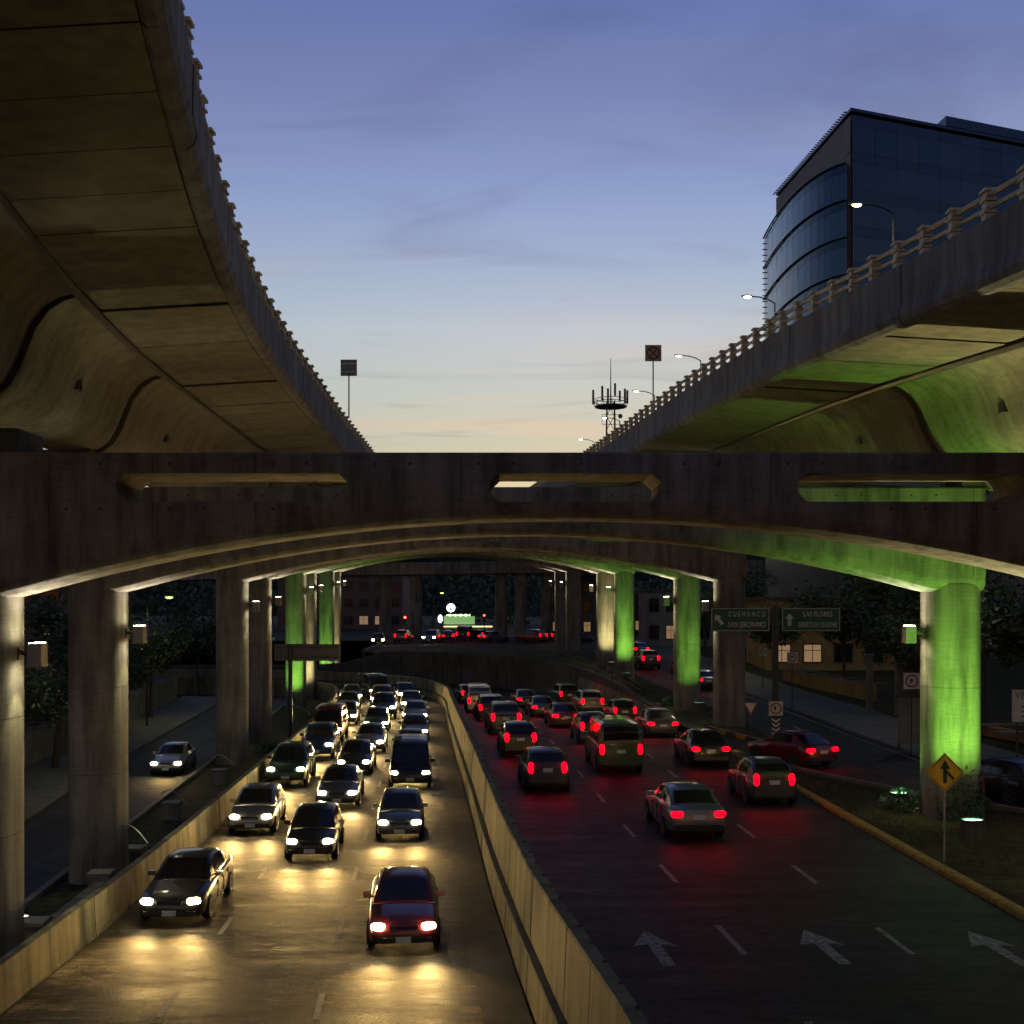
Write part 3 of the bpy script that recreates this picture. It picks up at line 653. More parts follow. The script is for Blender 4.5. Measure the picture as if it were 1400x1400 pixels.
# double green direction sign on one post
D = 60.0; pxm = D / F
e = empty('direction_sign', ((1060 - 700) * pxm, D, 0), 0, 'two green direction boards on one dark post beside the service road', 'road sign')
zc = CAMZ + (822 - 847) * pxm
MB().tube([(0, 0, -.05), (0, 0, zc + .75)], .17, 12).build('post', M['dsteel'], e)
MB().box((0, .02, zc), (6.3, .1, .14)).build('crossbar', M['dsteel'], e)
for cx, l1, l2, an, sx1, sx2, size2 in ((-1.82, 'C U E M A N C O', 'SAN JERONIMO', R(38), .70, .74, .42), (1.8, 'LAS FLORES', 'DESIERTO DE LOS LEONES', 0, .8, .47, .40)):
    h = 1.2; w_ = 3.0
    pn = plate('board', rect(w_, h, zc, cx), -.14, .05, M['sign_g'], e)
    for a, b in (((cx - w_ / 2 + .04, zc - h / 2 + .04), (cx + w_ / 2 - .04, zc - h / 2 + .04)), ((cx - w_ / 2 + .04, zc + h / 2 - .04), (cx + w_ / 2 - .04, zc + h / 2 - .04)), ((cx - w_ / 2 + .04, zc - h / 2 + .02), (cx - w_ / 2 + .04, zc + h / 2 - .02)), ((cx + w_ / 2 - .04, zc - h / 2 + .02), (cx + w_ / 2 - .04, zc + h / 2 - .02))):
        bar(a, b, .03, -.143, M['sign_w'], e, 'border')
    text(l1, .36, M['sign_w'], e, (cx + .34, -.15, zc + .27), sx=sx1); text(l2, size2 * .88, M['sign_w'], e, (cx + .34, -.15, zc - .27), sx=sx2)
    arrow(cx - 1.1, zc, .62, an, -.142, M['sign_w'], e, .18)
# warning sign: merge
D = 31.6; X = (1291 - 700) / F * D
e = empty('warning_sign', (X, D, GZ(D)), 0, 'yellow diamond merging traffic sign on a thin pole', 'road sign')
zc = CAMZ + (822 - 1056) / F * D - GZ(D); q = .53
MB().tube([(0, 0, -.05), (0, 0, zc + .4)], .028, 8).build('pole', M['steel'], e)
plate('sign_face', [(0, zc - q), (q, zc), (0, zc + q), (-q, zc)], -.05, .02, M['sign_y'], e)
for a, b in zip([(0, zc - q + .05), (q - .05, zc), (0, zc + q - .05), (-q + .05, zc)], [(q - .05, zc), (0, zc + q - .05), (-q + .05, zc), (0, zc - q + .05)]): bar(a, b, .014, -.0505, M['black'], e, 'border')
MB().poly([(x, -.051, zc + z) for x, z in [(-.05, -.28), (.05, -.28), (.05, .1), (.14, .1), (0, .34), (-.14, .1), (-.05, .1)]], -.006, (0, 1, 0)).build('arrow', M['black'], e)
bar((.03, zc + .04), (.24, zc - .18), .07, -.052, M['black'], e, 'side_stroke')
# give-way sign, hazard chevrons with a mandatory disc
D = 58.0
e = empty('yield_sign', ((1026 - 700) / F * D, D, GZ(D)), 0, 'inverted triangle give way sign at the slip road nose', 'road sign')
zc = CAMZ + (822 - 968) / F * D - GZ(D)
MB().tube([(0, 0, -.05), (0, 0, zc + .2)], .03, 8).build('pole', M['dsteel'], e)
plate('sign_face', [(0, zc - .36), (.36, zc + .3), (-.36, zc + .3)], -.05, .02, M['sign_w'], e)
for a, b in (((0, zc - .31), (.32, zc + .27)), ((.32, zc + .27), (-.32, zc + .27)), ((-.32, zc + .27), (0, zc - .31))): bar(a, b, .055, -.051, M['red'], e, 'border')
D = 54.5
e = empty('chevron_marker', ((1060.5 - 700) / F * D, D, GZ(D)), 0, 'square disc sign above black and white downward chevrons', 'road sign')
MB().tube([(0, 0, -.05), (0, 0, 2.3)], .03, 8).build('pole', M['dsteel'], e)
z1 = CAMZ + (822 - 967) / F * D; z2 = CAMZ + (822 - 991) / F * D
plate('sign_face', rect(.66, .66, z1), -.05, .02, M['sign_w'], e); ring(.2, .27, z1, -.0505, M['red'], e)
MB().poly([(x, -.051, z1 + z) for x, z in [(-.1, -.09), (-.01, -.11), (-.0, .02), (.05, .02), (-.04, .14), (-.13, .0), (-.09, .0)]], -.006, (0, 1, 0)).build('symbol', M['black'], e)
plate('chevron_board', rect(.4, .86, z2), -.05, .02, M['black'], e)
for q in range(4):
    zq = z2 + .26 - q * .21
    MB().poly([(x, -.051, zq + z) for x, z in [(-.19, .12), (0, -.01), (.19, .12), (.19, .02), (0, -.11), (-.19, .02)]], -.005, (0, 1, 0)).build('chevron', M['sign_w'], e)
def disc_sign(px, py, D, size, label, gz, sym=None, x_off=0):
    e = empty('disc_sign', ((px - 700) / F * D, D, gz), 0, label, 'road sign'); zc = CAMZ + (822 - py) / F * D - gz
    MB().tube([(0, 0, -.05), (0, 0, zc)], .03, 8).build('pole', M['dsteel'], e)
    plate('sign_face', rect(size, size, zc), -.05, .02, M['sign_w'], e); ring(size * .3, size * .4, zc, -.0505, M['red'] if sym != 'p' else M['black'], e)
    if sym == 'x':
        for a in (1, -1): bar((-size * .24, zc - a * size * .24), (size * .24, zc + a * size * .24), size * .09, -.052, M['red'], e, 'cross_stroke')
    else: text('E' if sym == 'E' else '(', size * .42, M['black'], e, (0, -.055, zc), 'symbol') if sym == 'E' else MB().poly([(x * size, -.051, zc + z * size) for x, z in [(-.1, -.16), (-.02, -.16), (-.02, -.02), (.06, -.02), (.1, .05), (.06, .14), (-.1, .14)]], -.006, (0, 1, 0)).build('symbol', M['black'], e)
    return e
disc_sign(1083, 899, 74, .68, 'small square disc sign on the pavement by a grey pillar', GZ(74) + .14)
disc_sign(1043, 891, 88, .62, 'far square sign by the lit yellow wall', GZ(88) + .14)
disc_sign(1246, 931, 52, .72, 'square disc sign beside a boarded panel left of the green column', GZ(52) + .14)
# signs on the decks
D = 57.5
for s, px, py, lab in ((-1, 477, 503, 'square sign seen from behind on a pole above the left deck'), (1, 893, 483, 'square sign with crossed circle on a pole above the right deck')):
    x = (px - 700) / F * D; zb = TOP[s](D) - .05
    e = empty('deck_sign', (x, D, zb), 0, lab, 'road sign'); zc = CAMZ + (822 - py) / F * D - zb
    MB().tube([(0, 0, 0), (0, 0, zc + .2)], .035, 8).build('pole', M['steel'], e)
    plate('sign_face', rect(.8, .8, zc), -.05, .03, M['sign_back'] if s < 0 else M['gold'], e)
    if s > 0:
        ring(.25, .33, zc, -.0505, M['black'], e); bar((-.2, zc - .2), (.2, zc + .2), .06, -.052, M['black'], e, 'cross_stroke'); bar((-.2, zc + .2), (.2, zc - .2), .06, -.053, M['black'], e, 'cross_stroke')
    else:
        for zo in (-.2, .2): bar((-.38, zc + zo), (.38, zc + zo), .04, -.052, M['steel'], e, 'stiffener')
# big blank sign seen from behind, on the left verge
D = 72.0; X = (397 - 700) / F * D
e = empty('gantry_sign', (X, D, -2.1), 0, 'long grey road sign seen from behind on a dark post before green columns', 'road sign')
zc = CAMZ + (822 - 892) / F * D + 2.1
MB().tube([(0, 0, -.05), (0, 0, zc + .5)], .13, 10).build('post', M['dsteel'], e)
for i, (a, b) in enumerate(((-1.0, -.45), (-.42, 3.0))): plate('board', [(a, zc - .52), (b, zc - .52), (b, zc + .52), (a, zc + .52)], .05, .05, M['sign_back'], e)
for zo in (-.3, .3): MB().box((1.0, -.02, zc + zo), (4.0, .06, .08)).build('stiffener', M['dsteel'], e)
# roadside advertising board cut by the picture edge
D = 47.0
e = empty('notice_board', ((1404 - 700) / F * D, D, GZ(D) + .14), 0, 'white notice board with brown letters at the pavement edge', 'sign board')
zc = CAMZ + (822 - 965) / F * D - GZ(D) - .14
MB().box((-.4, 0, zc / 2), (.06, .06, zc)).build('post', M['dsteel'], e); MB().box((.4, 0, zc / 2), (.06, .06, zc)).build('post', M['dsteel'], e)
plate('board', rect(1.25, 1.3, zc), -.08, .04, M['sign_w'], e); text('VE', .4, M['gold'], e, (-.3, -.09, zc + .42))
for q in range(3): bar((-.25, zc - .02 - q * .2), (.5, zc - .02 - q * .2), .07, -.085, M['gold'] if q % 2 else M['sign_back'], e, 'print_line')
# ------------------------------------------------------------------ verge furniture
blk = MB(); blk.box((0, 0, .32), (.6, .6, .64)); blkm = blk.mesh('base', M['conc']); cap = MB(); cap.box((0, 0, .69), (.7, .7, .1)); capm = cap.mesh('cap', M['pavement'])
for i, (px, py) in enumerate(((46, 1296), (138, 1224), (183, 1187), (235, 1120), (300, 1072))):
    d = 9.1 * F / (py - 822); x = (px - 700) / F * d
    e = empty('concrete_pier', (x, d, -2.1), R(4), f'{ORD[i]} squat capped concrete pier along the verge beside the barrier', 'pier', 'squat concrete piers along the verge'); link('base', blkm, e); link('cap', capm, e)
lw = empty('planter_wall', (-13.1, 33, -2.1), 0, 'low planter wall running between the squat piers', 'wall')
a, b = Vector((-12.35, 31.6, -2.1)), Vector((-12.55, 35.6, -2.1))
for q in range(4):
    p, r_ = a.lerp(b, q / 4), a.lerp(b, (q + 1) / 4); c = (p + r_) / 2
    MB().box((c.x, c.y, -1.82), (.32, (r_ - p).length - .02, .56), math.atan2(r_.y - p.y, r_.x - p.x) - math.pi / 2).build('wall_block', M['conc'], lw, origin=lw.location)
# thin pale arcs over the barrier, drawn as bent rods; their nature is unknown
for i, (px, py) in enumerate(((268, 1116), (330, 1060), (215, 1170), (430, 985))):
    d = 8.0 * F / (py - 822); base = P(px, py, d); base.z = ZL + .9; base.x -= .3
    pts = [base + Vector((-1.6 * t * .8, 1.0 * t, .45 * math.sin(math.pi * .75 * t))) for t in [q / 8 for q in range(9)]]
    o = MB().tube(pts, .022, 5).build('thin_arc', M['steel']); tag(o, f'{["second", "third", "first", "fourth"][i]} thin pale arc drawn as a bent rod above the barrier, counting from the viewer', 'rod', 'thin pale arcs on the barrier')

# ------------------------------------------------------------------ glass office building
def glassmat(name, col, rough=.08, metal=.85):
    m, n, l, b = newmat(name); b.inputs['Base Color'].default_value = col + (1,); b.inputs['Metallic'].default_value = metal; b.inputs['Roughness'].default_value = rough
    t = n.new('ShaderNodeTexNoise'); t.inputs['Scale'].default_value = .35; t.inputs['Detail'].default_value = 2
    g_ = n.new('ShaderNodeNewGeometry'); l.new(g_.outputs['Position'], t.inputs['Vector'])
    r = n.new('ShaderNodeMapRange'); r.inputs[3].default_value = rough * .5; r.inputs[4].default_value = rough * 2; l.new(t.outputs['Fac'], r.inputs[0]); l.new(r.outputs[0], b.inputs['Roughness'])
    return m
M['glass_a'] = glassmat('blue_curtain_glass', (.05, .085, .135)); M['glass_b'] = glassmat('blue_curtain_glass_dark', (.035, .062, .10)); M['span'] = glassmat('teal_spandrel', (.032, .055, .088), .12, .85)
M['clad'] = plain('brown_cladding', (.09, .075, .065), .6)
bd = empty('office_building', (37.6, 130, 0), 0, 'dark blue glass office block with a curved facade rising behind the right deck', 'building')
bo = bd.location
C0 = Vector((37.7, 130, 0)); SD = Vector((-.079, 1, 0)).normalized(); FD = Vector((math.cos(R(22)), math.sin(R(22)), 0)); HT = 61.4
c1 = C0 + SD * 27; c2 = C0 + FD * 66; c3 = c2 + SD * 27
inn = lambda p: p + (Vector(((C0.x + c3.x) / 2, (C0.y + c3.y) / 2, 0)) - p).normalized() * .35
MB().poly([inn(C0), inn(c2), inn(c3), inn(c1)], HT - .3, (0, 0, 1)).build('core', M['clad'], bd, origin=bo)
# side face: brown cladding panels in courses
def facade(p0, p1, z0, z1, nx, rows, mats, name='glass_pane', proud=.0, gap=.03, skip=None):
    t = (p1 - p0); ln = t.length; t.normalize(); nrm = Vector((t.y, -t.x, 0)); wq = ln / nx; cache = {}
    for (za, zb_, mi) in rows:
        for i in range(nx):
            if skip and skip(i, za): continue
            key = (round(zb_ - za, 3), mi)
            if key not in cache:
                cache[key] = MB().box((0, 0, 0), (wq - gap, .12, zb_ - za - gap)).mesh(name, mats[mi])
            c = p0 + t * (wq * (i + .5)) + nrm * (.1 + proud); c.z = (za + zb_) / 2
            link(name, cache[key], bd, c - bo, (R(random.gauss(0, .35)), 0, math.atan2(t.y, t.x) + R(random.gauss(0, .3))))
rows = []; z = 20.0
while z < HT - .5:
    rows.append((z, min(z + 3.0, HT), 0)); z += 3.0
    if z < HT - .5: rows.append((z, min(z + 1.1, HT), 1)); z += 1.1
facade(C0, C0 + FD * 40, 0, HT, 13, rows, [M['glass_b'], M['span']])
srow = []; z = 20
while z < HT - .5: srow.append((z, min(z + 4.1, HT), 0)); z += 4.1
facade(c1, C0, 0, HT, 11, srow, [M['clad']], 'cladding_panel')
# roof edge and the raised part of the roof
MB().poly([C0 + Vector((-.15, -.25, HT)), c2 + Vector((0, -.25, HT)), c3 + Vector((0, 0, HT)), c1 + Vector((-.2, 0, HT))], .35, (0, 0, 1)).build('roof_edge', M['span'], bd, origin=bo)
q0 = C0 + FD * 13.2; q1 = c2
MB().poly([q0 + Vector((0, -.3, HT + .36)), q1 + Vector((0, -.3, HT + .36)), q1 + SD * 20 + Vector((0, 0, HT + .36)), q0 + SD * 20 + Vector((0, 0, HT + .36))], 1.1, (0, 0, 1)).build('roof_parapet', M['glass_b'], bd, origin=bo)
# serrated edge fins along the side roofline and the far corner
fin = MB().box((0, 0, 0), (.3, .2, .1)).mesh('fin', M['clad'])
for q in range(40): link('fin', fin, bd, c1.lerp(C0, q / 40) + Vector((-.45, 0, HT + .2)) - bo)
# curved volume
B0, B1, B2 = Vector((37.0, 129.4, 0)), Vector((32.2, 134, 0)), Vector((33.7, 156.6, 0)); HC = 55.6
arc = [(B0 * (1 - t) ** 2 + B1 * 2 * t * (1 - t) + B2 * t * t) for t in [q / 14 for q in range(15)]]
MB().poly([p + Vector((.25, .1, 0)) for p in arc] + [Vector((36.6, 156.6, 0)), Vector((37.4, 129.9, 0))], HC - .2, (0, 0, 1)).build('curved_core', M['clad'], bd, origin=bo)
crow = []; z = 18.6
while z < HC - .3:
    crow.append((z, min(z + 3.1, HC), 0)); z += 3.1
    if z < HC - .3: crow.append((z, min(z + 1.0, HC), 1)); z += 1.0
for a, b in zip(arc, arc[1:]):
    facade(a, b, 0, HC, 1, crow, [M['glass_a'], M['span']], gap=.0 if False else .03)
for i, (za, zb_, mi) in enumerate(crow):
    if mi == 1:
        for zq in (zb_,):
            mb = MB(); mb.loft([[p + Vector((-.22, -.12, zq - .03)), p + Vector((-.22, -.12, zq + .03)), p + Vector((.0, 0, zq + .03)), p + Vector((.0, 0, zq - .03))] for p in arc]); mb.build('band', M['span'], bd, origin=bo)
far_fin = MB().box((0, 0, 0), (.45, .2, .1)).mesh('fin', M['clad'])
for q in range(46): link('fin', far_fin, bd, B2 + Vector((-.1, -.6, 20 + q * .77)) - bo)

# ------------------------------------------------------------------ antenna tower
D = 190.0; u = D / F; x0 = (835 - 700) * u
tw = empty('antenna_tower', (x0, D, 1.6), 0, 'lattice telecom tower with a ring of panel antennas', 'tower'); Z = lambda py: CAMZ + (822 - py) * u - 1.6
hw = .75
for sx, sy in ((-1, -1), (1, -1), (1, 1), (-1, 1)): MB().tube([(sx * hw * 1.6, sy * hw * 1.6, 0), (sx * hw * .8, sy * hw * .8, Z(548))], .09, 5).build('leg', M['dsteel'], tw)
zt = Z(548); nl = 16
for q in range(nl):
    za, zb_ = zt * q / nl, zt * (q + 1) / nl; ka, kb_ = hw * (1.6 - .8 * q / nl), hw * (1.6 - .8 * (q + 1) / nl)
    MB().tube([(-ka, -ka, za), (kb_, -kb_, zb_)], .05, 4).build('brace', M['dsteel'], tw); MB().tube([(ka, ka, za), (-kb_, kb_, zb_)], .05, 4).build('brace', M['dsteel'], tw); MB().tube([(ka, -ka, za), (kb_, kb_, zb_)], .05, 4).build('brace', M['dsteel'], tw); MB().tube([(-ka, ka, za), (-kb_, -kb_, zb_)], .05, 4).build('brace', M['dsteel'], tw)
A8 = [2 * math.pi * q / 12 for q in range(12)]; rp = 22 * u
MB().loft([[(rp * math.cos(a), rp * math.sin(a), Z(557)) for a in A8], [(rp * math.cos(a), rp * math.sin(a), Z(555)) for a in A8]]).build('platform', M['dsteel'], tw)
for zo in (.6, 1.1): MB().tube([(rp * math.cos(a), rp * math.sin(a), Z(555) + zo) for a in A8 + [A8[0]]], .05, 4).build('rail', M['dsteel'], tw)
for a in A8: MB().tube([(rp * math.cos(a), rp * math.sin(a), Z(556)), (rp * math.cos(a), rp * math.sin(a), Z(548))], .05, 4).build('post', M['dsteel'], tw)
for q, (px, py0, py1) in enumerate(((811, 533, 553), (822, 531, 551), (833, 527, 550), (839, 528, 545), (849, 531, 545), (853, 534, 553), (858, 533, 551))):
    xx = (px - 835) * u; MB().box((xx, -rp * math.sqrt(max(0, 1 - min(1, (xx / rp / 1.06) ** 2))) * (1 if q % 2 else -1), (Z(py0) + Z(py1)) / 2), (.34, .18, Z(py0) - Z(py1))).build('panel_antenna', M['sign_back'], tw)
MB().tube([(0, 0, zt - .5), (0, 0, Z(515)), (0, 0, Z(490))], [.14, .08, .04], 6).build('mast', M['dsteel'], tw)
for sx in (-1, 1): MB().tube([(0, 0, Z(567)), (sx * 1.4, 0, Z(567)), (sx * 1.4, 0, Z(580)), (0, 0, Z(580))], .06, 4).build('bracket', M['dsteel'], tw)
MB().loft([[(1.55 + .38 * math.cos(a), -.1, Z(569) + .38 * math.sin(a)) for a in A8], [(1.55 + .3 * math.cos(a), -.35, Z(569) + .3 * math.sin(a)) for a in A8]]).build('dish', M['sign_back'], tw)

# ------------------------------------------------------------------ trees
def tree_meshes(seed, h, spread, nleaf, leaf=.16, trunk_h=.4, r0=.14):
    rnd = random.Random(seed); tr = MB(); tips = []
    lean = Vector((rnd.uniform(-.06, .06), rnd.uniform(-.06, .06), 0)) * h
    top = Vector((0, 0, h * trunk_h)) + lean
    tr.tube([(0, 0, -.2), lean * .3 + Vector((0, 0, h * trunk_h * .45)), top, top + Vector((lean.x * .5, lean.y * .5, h * .3))], [r0 * 1.3, r0, r0 * .8, r0 * .3], 8)
    for b in range(8):
        a = b * 2.4 + rnd.uniform(-.4, .4); z0 = h * trunk_h * rnd.uniform(.75, 1.3); st = lean * (z0 / h) + Vector((0, 0, z0)); L_ = spread * rnd.uniform(.6, 1.05)
        up = h * rnd.uniform(.12, .42); m1 = st + Vector((math.cos(a) * L_ * .5, math.sin(a) * L_ * .5, up * .6)); en = st + Vector((math.cos(a) * L_, math.sin(a) * L_, up))
        tr.tube([st, m1, en], [r0 * .5, r0 * .3, r0 * .08], 5); tips += [(m1, L_ * .42), (en, L_ * .5), (st.lerp(en, .75), L_ * .45)]
    tips.append((top + Vector((0, 0, h * .38)), spread * .55)); tips.append((top + Vector((0, 0, h * .22)), spread * .6))
    lf = MB(); vs = []; fs = []
    for k in range(nleaf):
        c, r = tips[rnd.randrange(len(tips))]
        d = Vector((rnd.gauss(0, 1), rnd.gauss(0, 1), rnd.gauss(0, .75))); d = d.normalized() * r * rnd.random() ** .45; p = c + d
        u_ = Vector((rnd.gauss(0, 1), rnd.gauss(0, 1), rnd.gauss(0, .6))).normalized(); v_ = u_.cross(Vector((rnd.gauss(0, 1), rnd.gauss(0, 1), rnd.gauss(0, 1)))).normalized(); s_ = leaf * rnd.uniform(.6, 1.4)
        b = len(vs); vs += [p - u_ * s_, p + v_ * s_ * .45, p + u_ * s_, p - v_ * s_ * .45]; fs.append((b, b + 1, b + 2, b + 3))
    lf.add(vs, fs)
    return tr.mesh('trunk', M['bark'], smooth=60), lf.mesh('crown', M['leaf'], fixn=False)
TM = [tree_meshes(3, 6.5, 2.3, 2600), tree_meshes(11, 8.0, 2.8, 3200), tree_meshes(23, 5.2, 1.9, 2000, trunk_h=.5), tree_meshes(31, 11, 4.2, 4200, .24)]
tree_i = 0
def tree(x, y, z, kind, sc, label, group):
    global tree_i
    tree_i += 1
    e = empty('street_tree', (x, y, z), tree_i * 1.7, label, 'tree', group); e.scale = (sc, sc, sc)
    link('trunk', TM[kind][0], e); link('crown', TM[kind][1], e)
gl = 'trees along the side street'; gr = 'trees along the service road'
LT = [(-22.2, 47, 2, 1.0, 'slim dark tree seen between the two nearest left columns'), (-23.8, 56, 0, 1.0, 'leafy dark tree just right of the second left column'), (-24.6, 63, 2, 1.15, 'thin trunked tree beside the low garden wall'), (-25.4, 71, 1, .95, 'tall dark tree under the yellow street lamp'),
      (-26.5, 79, 0, 1.1, 'dark tree beyond the white kerb of the side street'), (-27.8, 90, 1, 1.0, 'far dark tree at the end of the side street'), (-29, 60, 3, .8, 'large dark tree behind the garden wall'), (-31, 84, 3, .95, 'large dark tree behind the far garden wall'), (-24, 104, 1, .9, 'dark tree near the end of the side street by the far columns'), (-30, 112, 3, .8, 'broad dark tree where the side street ends'), (-27.5, 44, 1, .9, 'dark tree at the picture edge behind the nearest left column')]
for x, y, k, s_, lab in LT: tree(x, y, -1.95, k, s_, lab, gl)
RT = [(23.4, 68, 1, .9, 'dark tree behind the second green direction board'), (27, 60, 3, .85, 'broad dark tree behind the boarded panel'), (29, 76, 3, 1.0, 'big dark tree behind the grey gate pillars'), (24.2, 85, 3, .8, 'dark tree between the two green direction boards'), (21.3, 95, 0, 1.1, 'palm like slim tree before the lit yellow wall'),
      (28, 48, 1, 1.1, 'dark tree right of the brightly green column'), (33, 55, 3, .9, 'tall dark tree at the picture edge beyond the green column'), (19.5, 118, 1, 1.0, 'dark tree behind the fifth frame right column'), (24, 128, 3, .9, 'large dark tree behind the red tail lights on the service road'), (34, 100, 3, 1.2, 'huge dark tree above the lit yellow wall')]
for x, y, k, s_, lab in RT: tree(x, y, GZ(y), k, s_, lab, gr)
# ivy on the foot of the green column
d = FR[1]; cx = ROW(d) + HALF; rnd = random.Random(5); iv = MB(); vs_, fs_ = [], []; out_ = rrect(.84, .92, n=64)
for k in range(1500):
    a = rnd.gauss(-.9, .55); hh = abs(rnd.gauss(0, .55)) * (1.0 + .5 * math.sin(a * 7)); 
    if hh > 1.75: continue
    c, s_ = math.cos(a), math.sin(a); x = math.copysign(abs(c) ** (2 / 3.4), c) * .84; y = math.copysign(abs(s_) ** (2 / 3.4), s_) * .92
    p = Vector((cx + x * 1.03 + rnd.uniform(-.03, .08) * c, d + y * 1.03 + rnd.uniform(-.1, .0), GZ(d) + .02 + hh)); u_ = Vector((-s_, c, rnd.uniform(-1, 1))).normalized(); v_ = Vector((c, s_, 0)).cross(u_) + Vector((rnd.uniform(-.5, .5), rnd.uniform(-.5, .5), 0)); q = rnd.uniform(.03, .07)
    b = len(vs_); vs_ += [p - u_ * q, p + v_ * q * .7, p + u_ * q, p - v_ * q * .7]; fs_.append((b, b + 1, b + 2, b + 3))
iv.add(vs_, fs_); o = iv.build('ivy', M['leaf2'], fixn=False); tag(o, 'leafy ivy climbing the foot of the bright green column', 'ivy')
# rough grass on the verge
vs_, fs_ = [], []; rnd = random.Random(9)
for k in range(15000):
    y = rnd.uniform(22, 56) if k % 3 else rnd.uniform(22, 38); x0_ = wallx(y) + .15; x1_ = min(sl(y) - .4, x0_ + 9)
    if y > 42: x1_ = min(x1_, interp([(42, 14.5), (47, 12.2), (51, 10.9), (54, 10.2)], y))
    if x1_ <= x0_: continue
    x = rnd.uniform(x0_, x1_); p = Vector((x, y, GZ(y) - .02))
    if noise.noise(Vector((x * .5, y * .5, 0))) < -.15: continue
    a = rnd.uniform(0, 6.28); hgt = rnd.uniform(.04, .16); b = len(vs_); w_ = Vector((math.cos(a), math.sin(a), 0)) * .018
    vs_ += [p - w_, p + w_, p + Vector((rnd.uniform(-.06, .06), rnd.uniform(-.06, .06), hgt))]; fs_.append((b, b + 1, b + 2))
gmb = MB(); gmb.add(vs_, fs_); o = gmb.build('grass', M['blade'], fixn=False); tag(o, 'rough short grass on the verge by the yellow kerb', 'grass', None, 'stuff')
# shrubs at the column feet on the islands
def shrub(x, y, z, r, label):
    rnd = random.Random(int(x * 100 + y)); vs_, fs_ = [], []; e = empty('shrub', (x, y, z), 0, label, 'shrub')
    st = MB()
    for q in range(5): a = q * 1.3; st.tube([(0, 0, -.05), (math.cos(a) * r * .4, math.sin(a) * r * .4, r * .7)], [.025, .01], 4)
    st.build('stem', M['bark'], e)
    for k in range(700):
        dd = Vector((rnd.gauss(0, 1), rnd.gauss(0, 1), rnd.gauss(0, 1))).normalized() * r * rnd.random() ** .4; p = Vector((dd.x, dd.y, abs(dd.z) * .8 + .05)); u_ = Vector((rnd.gauss(0, 1), rnd.gauss(0, 1), rnd.gauss(0, 1))).normalized(); v_ = u_.orthogonal().normalized(); q = rnd.uniform(.04, .09)
        b = len(vs_); vs_ += [p - u_ * q, p + v_ * q * .5, p + u_ * q, p - v_ * q * .5]; fs_.append((b, b + 1, b + 2, b + 3))
    mb = MB(); mb.add(vs_, fs_); mb.build('crown', M['leaf2'], e, fixn=False)
shrub(12.6, 70, .0, .9, 'dark shrub between the third and fourth right columns'); shrub(10.6, 77.5, .1, .8, 'dark shrub at the foot of the fourth right column'); shrub(13.2, 39.6, 0, .8, 'dark shrub left of the bright green column foot'); shrub(9.6, 88, .2, 1.1, 'dark shrub above the start of the retaining wall'); shrub(15.6, 39.4, 0, .6, 'low shrub right of the green column foot'); shrub(-14.5, 70, -2.1, .8, 'dark shrub near the long blank sign')

# ------------------------------------------------------------------ walls, pillars and houses beside the streets
M['wall_d'] = plain('dull_plaster', (.20, .18, .13), .9, var=.25, scale=.8, bump=.15); M['wall_y'] = plain('ochre_plaster', (.3, .19, .06), .85, var=.2, scale=1.0)
M['win_lit'] = emit('lit_window', (1, .55, .18), .06); M['win_dark'] = plain('dark_window', (.015, .016, .02), .1, spec=.8)
M['brick_o'] = plain('orange_planter', (.28, .13, .05), .85, var=.3)
def wall_thing(name, a, b, z, h, th, mat, label, step=2.4, cat='wall'):
    a, b = Vector((*a, z)), Vector((*b, z)); e = empty(name, a, 0, label, cat); n = max(1, int((b - a).length / step)); ang = math.atan2(b.y - a.y, b.x - a.x)
    for q in range(n):
        p, r_ = a.lerp(b, q / n), a.lerp(b, (q + 1) / n); c = (p + r_) / 2 - a
        MB().box((0, 0, h / 2), ((r_ - p).length - .02, th, h)).build('wall_panel', mat, e).location = c
        e.children[-1].rotation_euler.z = ang
        MB().box((0, 0, h + .04), ((r_ - p).length - .02, th + .1, .08)).build('coping', M['pavement'], e).location = c
        e.children[-1].rotation_euler.z = ang
    return e
wall_thing('garden_wall', (-24.6, 44), (-27.6, 76), -1.95, 1.9, .25, M['wall_d'], 'dull plaster garden wall behind the side street pavement')
wall_thing('garden_wall', (-27.8, 79), (-31, 108), -1.95, 2.1, .25, M['wall_d'], 'far plaster garden wall beyond the trees')
wall_thing('boundary_wall', (22.6, 97), (24.2, 78), .3, 1.1, .25, M['wall_y'], 'low ochre wall lit warm behind the disc signs')
wall_thing('planter', (24.2, 62), (25.4, 55), .1, .5, .5, M['brick_o'], 'low orange planter on the pavement behind the gate pillars', 3, 'planter')
wall_thing('boundary_wall', (26, 54), (31, 32), .0, 2.3, .25, M['wall_d'], 'dark boundary wall right of the green column')
for i, (x, y, w_, h, lab) in enumerate(((22.3, 73, .3, 3.4, 'slim pale gate pillar left of the dark gateway'), (23.3, 70, .7, 3.0, 'broad grey gate pillar beside the disc sign'), (24.3, 66.5, .55, 3.0, 'pale gate pillar at the end of the gateway'))):
    e = empty('gate_pillar', (x, y, GZ(y) + .1), 0, lab, 'pillar', 'gate pillars'); MB().box((0, 0, h / 2), (w_, .5, h)).build('shaft', M['wall_d'], e); MB().box((0, 0, h + .06), (w_ + .16, .66, .12)).build('cap', M['pavement'], e)
e = empty('boarded_panel', (18.9, 54.5, .1), R(8), 'pale boarded panel standing on the pavement left of the green column', 'panel')
for q in range(4): MB().box((-.75 + q * .5, 0, 1.35), (.48, .06, 2.1)).build('board', M['wall_d'], e)
for q in (-.9, .9): MB().box((q, .06, 1.15), (.08, .08, 2.4)).build('post', M['dsteel'], e)
